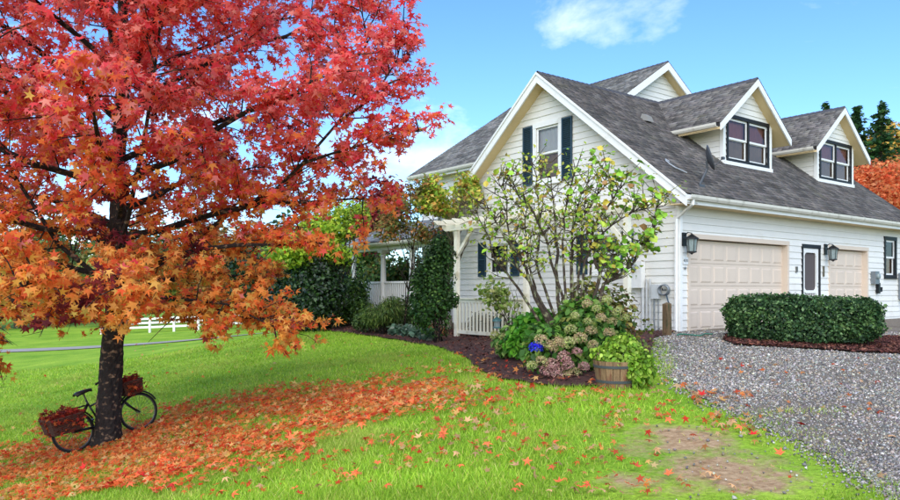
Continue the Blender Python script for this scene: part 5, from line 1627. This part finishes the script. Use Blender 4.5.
tree('yellow_tree', 'yellow tree between the firs behind the house', 'tree', B, [ell_px(893, 142, 64, 2.2, 1.8, base=B), ell_px(860, 155, 64, 2.6, 1.6, base=B), ell_px(905, 160, 64, 3, 2.4, base=B)], 5200, OVAL, .3, [(206, 164, 72), (188, 148, 64), (160, 150, 64)], 4, .25, gap=(1.2, -.35), seed=135)
# ------------------------------------------------------------------ bicycle behind the sweetgum trunk
r0, r1 = at(75, 454), at(141, 432)
fw = (r1 - r0); fw.z = 0; fw.normalize()
start = Vector((r0.x, r0.y, 0)) + Vector((0, .10, 0))
WB, WR = 1.08, .335
e0 = start; e1 = start + fw * WB
z0, z1 = gz(e0.x, e0.y), gz(e1.x, e1.y)
bike = empty('bicycle', (e0.x, e0.y, z0 + .01), 0, 'old black bicycle with leaf filled baskets leaning behind the sweetgum trunk', 'bicycle')
bike.rotation_euler = (R(-5), -math.atan2(z1 - z0, WB), math.atan2(fw.y, fw.x))
print('bike', start, fw, z0, z1)
M['bike'] = mat('black_bicycle_paint', srgb(26, 24, 26), .35, noise=(20, .2))
M['tyre'] = mat('black_rubber', srgb(24, 23, 23), .85)
M['rim'] = mat('dull_steel', srgb(96, 92, 88), .4, metal=.7)
M['wicker'] = mat('dark_wicker', srgb(74, 42, 30), .8, noise=(30, .3), bump=(60, .5), objvar=.1)
M['leather'] = mat('black_leather', srgb(34, 28, 26), .5, noise=(20, .2))
def ring(c, r, n=28, a=0, b=2 * math.pi):
    full = abs(b - a - 2 * math.pi) < 1e-6
    k = np.linspace(a, b, n + 1)
    return [(c[0] + r * math.cos(t_), c[1], c[2] + r * math.sin(t_)) for t_ in (k[:-1] if full else k)]
for hx in (0, WB):
    c = (hx, 0, WR)
    mb = MB(); mb.tube(ring(c, WR - .02), .02, 7, closed=True); w = mb.build('wheel', M['tyre'], bike, True)
    mb = MB(); mb.tube(ring(c, WR - .045), .011, 6, closed=True); mb.build('rim', M['rim'], w, True)
    mb = MB(); mb.tube([(hx, -.05, WR), (hx, .05, WR)], .02, 10)
    for k in range(28):
        th = 2 * math.pi * k / 28
        mb.tube([(hx, (.03 if k % 2 else -.03), WR), (hx + (WR - .05) * math.cos(th + .15), 0, WR + (WR - .05) * math.sin(th + .15))], .0025, 3, False)
    mb.build('spokes', M['rim'], w)
    mb = MB(); fr_ = ring(c, WR + .02, 16, R(20), R(175) if hx == 0 else R(150)); mb.tube(fr_, .016, 6); mb.build('mudguard', M['bike'], bike)
mb = MB()
bb, st_, hd0, hd1 = (.44, 0, .30), (.30, 0, .78), (.86, 0, .62), (.83, 0, .78)
for a_, b_ in ((bb, st_), (bb, hd0), (hd0, hd1), ((.33, 0, .66), hd1), ((0, .06, WR), (.43, .03, .30)), ((0, -.06, WR), (.43, -.03, .30)), ((0, .06, WR), (.32, .02, .72)), ((0, -.06, WR), (.32, -.02, .72))):
    mb.tube([a_, b_], .016, 8)
mb.build('frame', M['bike'], bike, True)
mb = MB()
for s in (-1, 1): mb.tube([(.87, s * .045, .60), (.95, s * .05, .48), (WB, s * .05, WR)], .012, 7)
mb.tube([(.87, -.05, .60), (.87, .05, .60)], .014, 6); mb.build('fork', M['bike'], bike, True)
mb = MB(); mb.tube([(.83, 0, .76), (.80, 0, .95)], .014, 8)
mb.tube([(.62, .3, .96), (.72, .29, 1.0), (.82, .18, .99), (.82, 0, .95), (.82, -.18, .99), (.72, -.29, 1.0), (.62, -.3, .96)], .012, 7); hb_ = mb.build('handlebar', M['rim'], bike, True)
for s in (-1, 1):
    mb = MB(); mb.tube([(.60, s * .302, .955), (.71, s * .292, .998)], .018, 8); mb.build('grip', M['tyre'], hb_)
mb = MB(); mb.tube([(.31, 0, .74), (.285, 0, .90)], .013, 8); mb.build('seat_post', M['rim'], bike)
mb = MB()
prof = [(-.13, .09, .0), (-.10, .115, .02), (-.02, .10, .03), (.06, .05, .03), (.13, .028, .025), (.16, .015, .01)]
for (x, hw2, zz) in prof:
    for k in range(7):
        t_ = (k - 3) / 3
        mb.v.append((.27 + x, hw2 * t_, .93 + zz - .035 * t_ * t_))
for i in range(len(prof) - 1):
    for k in range(6):
        q = i * 7 + k; mb.f.append((q, q + 7, q + 8, q + 1))
o = mb.build('saddle', M['leather'], bike, True); md = o.modifiers.new('thick', 'SOLIDIFY'); md.thickness = .035
mb = MB(); mb.lathe([(.085, -.004), (.085, .004)], (.44, -.055, .30), 20, 'Y'); mb.tube([(.44, -.07, .30), (.55, -.07, .18)], .009, 6); mb.tube([(.44, .07, .30), (.33, .07, .42)], .009, 6)
for (x, y, z) in ((.55, -.11, .18), (.33, .11, .42)): mb.box((x - .045, y - .045, z - .012), (x + .045, y + .045, z + .012))
mb.build('crank', M['rim'], bike)
for s in (-1, 1):
    mb = MB(); mb.tube([(.70, s * .28, .99), (.86, s * .2, 1.04), (.93, s * .06, .92), (.88, s * .03, .68)], .005, 5); mb.build('brake_cable', M['tyre'], bike)
mb = MB(); mb.tube([(0, -.04, WR), (0, -.045, WR + .35)], .006, 5); mb.tube([(0, .04, WR), (0, .045, WR + .35)], .006, 5)
for s in (-1, 1): mb.tube([(-.30, s * .06, .70), (.28, s * .05, .70)], .007, 5)
for x in (-.28, -.12, .04, .2): mb.tube([(x, -.06, .70), (x, .06, .70)], .006, 5)
mb.build('rack', M['bike'], bike)
def basket(x0, x1, y0, y1, z0, z1, flare=.03):
    mb = MB()
    nz_ = 9
    for k in range(nz_ + 1):
        t_ = k / nz_; f = flare * t_; z = z0 + (z1 - z0) * t_
        a_, b_, c_, d_ = x0 - f, x1 + f, y0 - f, y1 + f
        loop = []
        m_ = 8
        for (p, q) in (((a_, c_), (b_, c_)), ((b_, c_), (b_, d_)), ((b_, d_), (a_, d_)), ((a_, d_), (a_, c_))):
            for j in range(m_):
                t2 = j / m_
                wv = .004 * (1 if (j + k) % 2 else -1)
                loop.append((p[0] + (q[0] - p[0]) * t2 + wv, p[1] + (q[1] - p[1]) * t2 + wv, z))
        mb.tube(loop, (z1 - z0) / nz_ * (.5 if k < nz_ else .7), 5, closed=True)
    mb.box((x0, y0, z0 - .005), (x1, y1, z0 + .008))
    for j in range(9):
        t_ = j / 8
        for yy, ff in ((y0, -flare), (y1, flare)):
            mb.tube([(x0 + (x1 - x0) * t_, yy, z0), (x0 - flare + (x1 - x0 + 2 * flare) * t_, yy + ff, z1)], .006, 4)
    b_ = mb.build('basket', M['wicker'], bike)
    n_ = 420
    p = np.c_[rng.uniform(x0 - flare, x1 + flare, n_), rng.uniform(y0 - flare, y1 + flare, n_), z1 - .05 + np.abs(rng.normal(0, .07, n_))]
    spill = rng.random(n_) < .25; p[spill, 1] += np.where(p[spill, 1] < (y0 + y1) / 2, -.1, .1); p[spill, 2] -= rng.uniform(.02, .2, spill.sum())
    nv_ = np.array((0, 0, 1)) + rng.normal(0, .6, (n_, 3))
    v_, t_ = stamp(STAR[0], STAR[1], p, frames(nv_), rng.uniform(.04, .07, n_))
    me_ = np_mesh('leaf_filling', v_, t_, LMR, np.repeat(pal(n_, [(186, 66, 48), (150, 50, 42), (220, 110, 62), (120, 56, 44)], None, .15), len(STAR[0]), 0))
    tag(link('leaf_filling', me_, b_), kind='stuff')
basket(.88, 1.16, -.19, .19, .68, .90)
basket(-.34, .10, -.27, -.075, .40, .64)
basket(-.34, .10, .075, .27, .40, .64)

# ------------------------------------------------------------------ fallen leaves
CORE = px_poly([(-60, 448), (0, 440), (60, 447), (130, 430), (180, 409), (250, 398), (330, 389), (400, 383), (436, 387), (422, 402), (380, 418), (330, 432), (300, 450), (240, 462), (200, 476), (150, 486), (90, 498), (0, 512), (-80, 520)])
cx_ = np.array([p[0] for p in CORE]); cy_ = np.array([p[1] for p in CORE])
def sample_box(n, x0, x1, y0, y1): return rng.uniform(x0, x1, n), rng.uniform(y0, y1, n)
X, Y = sample_box(52000, cx_.min() - 1.5, cx_.max() + 1.5, cy_.min() - 1.5, cy_.max() + 1)
ins = in_poly(X + .3 * smooth_noise(np.c_[X, Y], 2.5, 5), Y + .3 * smooth_noise(np.c_[X, Y], 2.5, 6), CORE)
clump = smooth_noise(np.c_[X, Y], 3.2, 8)
keep = ins & (rng.random(len(X)) < np.clip(.6 + .5 * clump, .14, 1))
def fringe(X, Y):
    d = np.full(len(X), 9.0)
    for i in range(len(CORE)):
        p, q = np.array(CORE[i]), np.array(CORE[(i + 1) % len(CORE)])
        e = q - p; t_ = np.clip(((X - p[0]) * e[0] + (Y - p[1]) * e[1]) / (e @ e), 0, 1)
        d = np.minimum(d, np.hypot(X - p[0] - e[0] * t_, Y - p[1] - e[1] * t_))
    return d
fd_ = fringe(X, Y)
keep |= (~ins) & (rng.random(len(X)) < .3 * np.exp(-(fd_ / .75) ** 1.2)) & (clump > -.35)
LX, LY = X[keep], Y[keep]
pale = np.zeros(len(LX), bool)
def scatter_px(n, x0, x1, y0, y1, clump_f=None):
    """leaves over a window of lawn, in world space"""
    c4 = [at(x0, y0), at(x1, y0), at(x1, y1), at(x0, y1)]
    poly = [(p.x, p.y) for p in c4]
    xs = [p[0] for p in poly]; ys = [p[1] for p in poly]
    a, b = sample_box(n * 4, min(xs), max(xs), min(ys), max(ys))
    ok = in_poly(a, b, poly)
    if clump_f: ok &= smooth_noise(np.c_[a, b], clump_f, 17) + rng.normal(0, .3, len(a)) > .1
    return a[ok][:n], b[ok][:n]
extra = [(520, 380, 660, 385, 500, 2.2, .4), (240, 600, 760, 395, 500, 2.5, .75), (60, 130, 420, 345, 385, None, .2), (60, 700, 900, 360, 500, None, .5), (90, 400, 640, 352, 388, None, .4), (70, -60, 300, 370, 440, None, .2), (90, 590, 720, 375, 420, 3, .6), (110, 200, 420, 460, 500, 2.5, .3)]
for (n_, a, b, c_, d_, cf, pf_) in extra:
    ex, ey = scatter_px(n_, a, b, c_, d_, cf)
    LX, LY = np.r_[LX, ex], np.r_[LY, ey]
    pale = np.r_[pale, rng.random(len(ex)) < pf_]
hedge_d = np.hypot(LX - TB.x, LY - TB.y)
ok = hedge_d > .2
LX, LY, pale = LX[ok], LY[ok], pale[ok]
n = len(LX)
print('fallen leaves', n)
LZ = ground(LX, LY)
ond = in_poly(LX, LY, DRIVE_D)
LZ = LZ + np.where(ond, .028, .045) + np.abs(rng.normal(0, .014, n))
dx = (ground(LX + .05, LY) - ground(LX - .05, LY)) / .1; dy = (ground(LX, LY + .05) - ground(LX, LY - .05)) / .1
NV = np.c_[-dx, -dy, np.ones(n)] + rng.normal(0, .4, (n, 3)) + np.array((0, -.12, 0))
SC = .057 * np.clip(rng.normal(1, .25, n), .5, 1.6) * np.interp(np.hypot(LX, LY), [5, 10], [.72, 1])
red_c = pal(n, [(234, 96, 52), (242, 130, 66), (246, 156, 84), (220, 68, 46), (248, 184, 112), (206, 138, 84), (232, 196, 136)], [3.5, 5, 5, 2, 4, 1.5, 1.2], .12)
pale_c = pal(n, [(214, 176, 132), (226, 150, 96), (196, 150, 110), (208, 92, 60)], [3, 3, 2, 2], .1)
LC = np.where(pale[:, None], pale_c, red_c)
dist = np.hypot(LX, LY)
vis = (np.abs(LX / LY) < .61) & (LY > 5.4) & ((CAM_Z - LZ) / LY < .283)
order = np.argsort(np.where(vis, dist / SC, 1e9))
ind_i, rest_i = order[:300], order[300:]
FR = frames(NV)
VV, TT, CC = [], [], []
base_n = 0
for k, stv in enumerate(STARS):
    ri = rest_i[k::3]
    v, t = stamp(stv[0], stv[1], np.c_[LX, LY, LZ][ri], FR[ri], SC[ri])
    VV.append(v); TT.append(t + base_n); CC.append(np.repeat(LC[ri], len(stv[0]), 0)); base_n += len(v)
me = np_mesh('fallen_leaves', np.concatenate(VV), np.concatenate(TT), LMR, np.concatenate(CC))
tag(link('fallen_leaves', me), 'carpet of red and orange fallen leaves on the grass', 'leaves', kind='stuff')
fam = [('fallen_leaf', 'red fallen star shaped leaf lying on the grass', (206, 44, 40)), ('fallen_leaf', 'orange fallen star shaped leaf lying on the grass', (214, 100, 58)), ('fallen_leaf', 'pale tan fallen star shaped leaf lying on the grass', (190, 146, 102))]
fmeshes = []
for (nm_, lb, cc) in fam:
    fmat = mat('fallen_leaf_' + lb.split()[0], srgb(*cc), .6, noise=(6, .25), objvar=.3, spec=.2)
    for stv in STARS:
        me_ = bpy.data.meshes.new('fallen_leaf'); me_.from_pydata([tuple(q) for q in stv[0]], [], [tuple(int(i) for i in f) for f in stv[1]])
        me_.materials.append(fmat); fmeshes.append(me_)
for i in ind_i:
    cc = LC[i]
    k = 2 if pale[i] and cc[1] > .2 else (1 if cc[1] > .1 else 0)
    o = link('fallen_leaf', fmeshes[k * 3 + random.randrange(3)], loc=(LX[i], LY[i], LZ[i]))
    o.rotation_euler = Matrix(FR[i].tolist()).to_euler(); s_ = float(SC[i]); o.scale = (s_, s_, s_)
    ln_ = fam[k][1] if not ond[i] else fam[k][1].replace('on the grass', 'on the gravel')
    tag(o, ln_, 'leaf', 'single fallen leaves ' + ('on the gravel' if ond[i] else 'on the lawn'))

# ------------------------------------------------------------------ grass
def wedge(n, y0, y1, xl, xr, power=1.0):
    """points denser towards the camera, inside a wide wedge of the view"""
    u = rng.random(n)
    y = y0 * (y1 / y0) ** u
    x = rng.uniform(xl, xr, n) * (y + 1.0)
    return x, y
X, Y = wedge(330000, 4.6, 26, -.72, .66)
ok = ~in_poly(X, Y, BED_D) & ~in_poly(X, Y, HBED_D)
ind_ = in_poly(X, Y, DRIVE_D)
edge_d = np.full(len(X), 9.0)
for i in range(9):
    p_, q_ = np.array(DRIVE[i]), np.array(DRIVE[i + 1]); e_ = q_ - p_
    t_ = np.clip(((X - p_[0]) * e_[0] + (Y - p_[1]) * e_[1]) / (e_ @ e_), 0, 1)
    edge_d = np.minimum(edge_d, np.hypot(X - p_[0] - e_[0] * t_, Y - p_[1] - e_[1] * t_))
tuft = at(785, 413)
nz_ = smooth_noise(np.c_[X, Y], 2.2, 77)
ok &= ~ind_ | ((rng.random(len(X)) < .05) & (nz_ > .6)) | (rng.random(len(X)) < .75 * np.exp(-(edge_d / (.16 + .14 * nz_)) ** 2)) | (rng.random(len(X)) < .5 * np.exp(-((X - tuft.x) / .5) ** 2 - ((Y - tuft.y) / .12) ** 2))
ok &= ind_ | (edge_d > .02) & (rng.random(len(X)) > .55 * np.exp(-(edge_d / .22) ** 2))
s_ = soil(X, Y)
ok &= rng.random(len(X)) > np.clip(s_ * 2.3, 0, .985)
ok &= np.hypot(X - TB.x, Y - TB.y) > .22
X, Y, s_ = X[ok], Y[ok], s_[ok]
n = len(X)
Z = ground(X, Y) - .004
h = np.clip(rng.normal(.055, .016, n), .02, .11) * (1 - .45 * np.clip(s_ * 2, 0, 1)) * (1 + .3 * smooth_noise(np.c_[X, Y], 1.5, 31))
wd = .0032 * (.6 + Y / 7.5)
a_ = rng.uniform(0, 6.283, n)
le = rng.normal(0, .5, (n, 2)) * h[:, None]
bx, by = np.cos(a_) * wd, np.sin(a_) * wd
v = np.empty((n, 3, 3))
v[:, 0] = np.c_[X - bx, Y - by, Z]; v[:, 1] = np.c_[X + bx, Y + by, Z]; v[:, 2] = np.c_[X + le[:, 0], Y + le[:, 1], Z + h]
c = pal(n, [(138, 174, 46), (160, 192, 60), (116, 154, 40), (180, 198, 84), (194, 184, 108)], [5, 5, 3, 2, .8], .13)
dry = np.clip(smooth_noise(np.c_[X, Y], 1.8, 35) * .9 + .5 * smooth_noise(np.c_[X, Y], 5.5, 36), 0, 1)[:, None]
c = c * (1 - .5 * dry) + .5 * dry * np.array(lin((.72, .70, .36)))
c *= (1 + .22 * smooth_noise(np.c_[X, Y], .9, 33) + .16 * smooth_noise(np.c_[X, Y], 4.0, 34))[:, None]
me = np_mesh('grass', v.reshape(-1, 3), np.arange(n * 3).reshape(-1, 3), leaf_mat('grass_blades', .3, .6, .2), np.repeat(np.clip(c, .003, .9), 3, 0))
tag(link('grass', me), 'short bright green lawn grass', 'grass', kind='stuff')
print('grass', n)

# ------------------------------------------------------------------ gravel stones and mulch chips
octa = np.array([(1, 0, 0), (-1, 0, 0), (0, 1, 0), (0, -1, 0), (0, 0, .7), (0, 0, -.7)], float)
octf = np.array([(0, 2, 4), (2, 1, 4), (1, 3, 4), (3, 0, 4), (2, 0, 5), (1, 2, 5), (3, 1, 5), (0, 3, 5)])
X, Y = wedge(150000, 4.4, 17, .25, .95)
ok = in_poly(X, Y, DRIVE_D) & ~in_poly(X, Y, HBED_D) & (rng.random(len(X)) < .95 - .5 * np.clip((smooth_noise(np.c_[X, Y], 1.6, 93) - .3) * 2.2, 0, 1))
e_x, e_y = X[~ok], Y[~ok]
ed2 = np.full(len(e_x), 9.0)
for i in range(9):
    p_, q_ = np.array(DRIVE[i]), np.array(DRIVE[i + 1]); e_ = q_ - p_
    t_ = np.clip(((e_x - p_[0]) * e_[0] + (e_y - p_[1]) * e_[1]) / (e_ @ e_), 0, 1)
    ed2 = np.minimum(ed2, np.hypot(e_x - p_[0] - e_[0] * t_, e_y - p_[1] - e_[1] * t_))
stray = ((rng.random(len(e_x)) < .012) & (soil(e_x, e_y) > .15)) | (rng.random(len(e_x)) < .6 * np.exp(-(ed2 / .16) ** 2))
stray &= ~in_poly(e_x, e_y, HBED_D) & ~in_poly(e_x, e_y, BED_D)
X, Y = np.r_[X[ok], e_x[stray]], np.r_[Y[ok], e_y[stray]]
n = len(X)
sz = np.clip(rng.lognormal(math.log(.0105), .36, n), .005, .03) * (.65 + Y / 15)
tv = octa[None] * rng.uniform(.6, 1.3, (n, 6, 1))
mt = frames(np.array((0, 0, 1.0)) + rng.normal(0, .45, (n, 3)))
v = np.einsum('nij,nkj->nki', mt, tv) * sz[:, None, None] + np.c_[X, Y, ground(X, Y) + .014][:, None, :]
t = (octf[None] + (np.arange(n) * 6)[:, None, None]).reshape(-1, 3)
c = pal(n, [(138, 134, 128), (111, 108, 106), (169, 163, 154), (87, 85, 84), (152, 136, 113), (199, 193, 182)], [5, 4, 4, 2.5, 2.5, 1.2], .14)
c *= (1 + .16 * smooth_noise(np.c_[X, Y], 1.1, 91))[:, None]
me = np_mesh('gravel', v.reshape(-1, 3), t, leaf_mat('gravel_stone', 0, .85, .25), np.repeat(c, 6, 0))
tag(link('gravel', me), 'loose grey crushed gravel on the driveway', 'gravel', kind='stuff')
print('stones', n)
chip = np.array([(-1, -.4, 0), (1, -.3, .1), (.9, .4, 0), (-.8, .35, .12), (0, 0, .35)], float)
chf = np.array([(0, 1, 4), (1, 2, 4), (2, 3, 4), (3, 0, 4)])
P2, Q2 = [], []
for poly, nn in ((BED_D, 26000), (HBED_D, 9000)):
    xs = [p[0] for p in poly]; ys = [p[1] for p in poly]
    a, b = sample_box(nn, min(xs), max(xs), min(ys), max(ys))
    k = in_poly(a, b, poly)
    P2.append(a[k]); Q2.append(b[k])
X, Y = np.concatenate(P2), np.concatenate(Q2)
n = len(X)
v, t = stamp(chip, chf, np.c_[X, Y, ground(X, Y) + .05 + rng.uniform(-.01, .02, n)], frames(np.array((0, 0, 1.0)) + rng.normal(0, .4, (n, 3))), rng.uniform(.02, .05, n))
c = pal(n, [(92, 54, 46), (70, 40, 36), (116, 72, 58), (58, 38, 34), (134, 92, 74)], [4, 4, 3, 2, 1], .16)
me = np_mesh('bark_chips', v, t, leaf_mat('bark_chip', 0, .9, .2), np.repeat(c, 5, 0))
tag(link('bark_chips', me), 'reddish brown bark chips mulching the beds', 'mulch', kind='stuff')
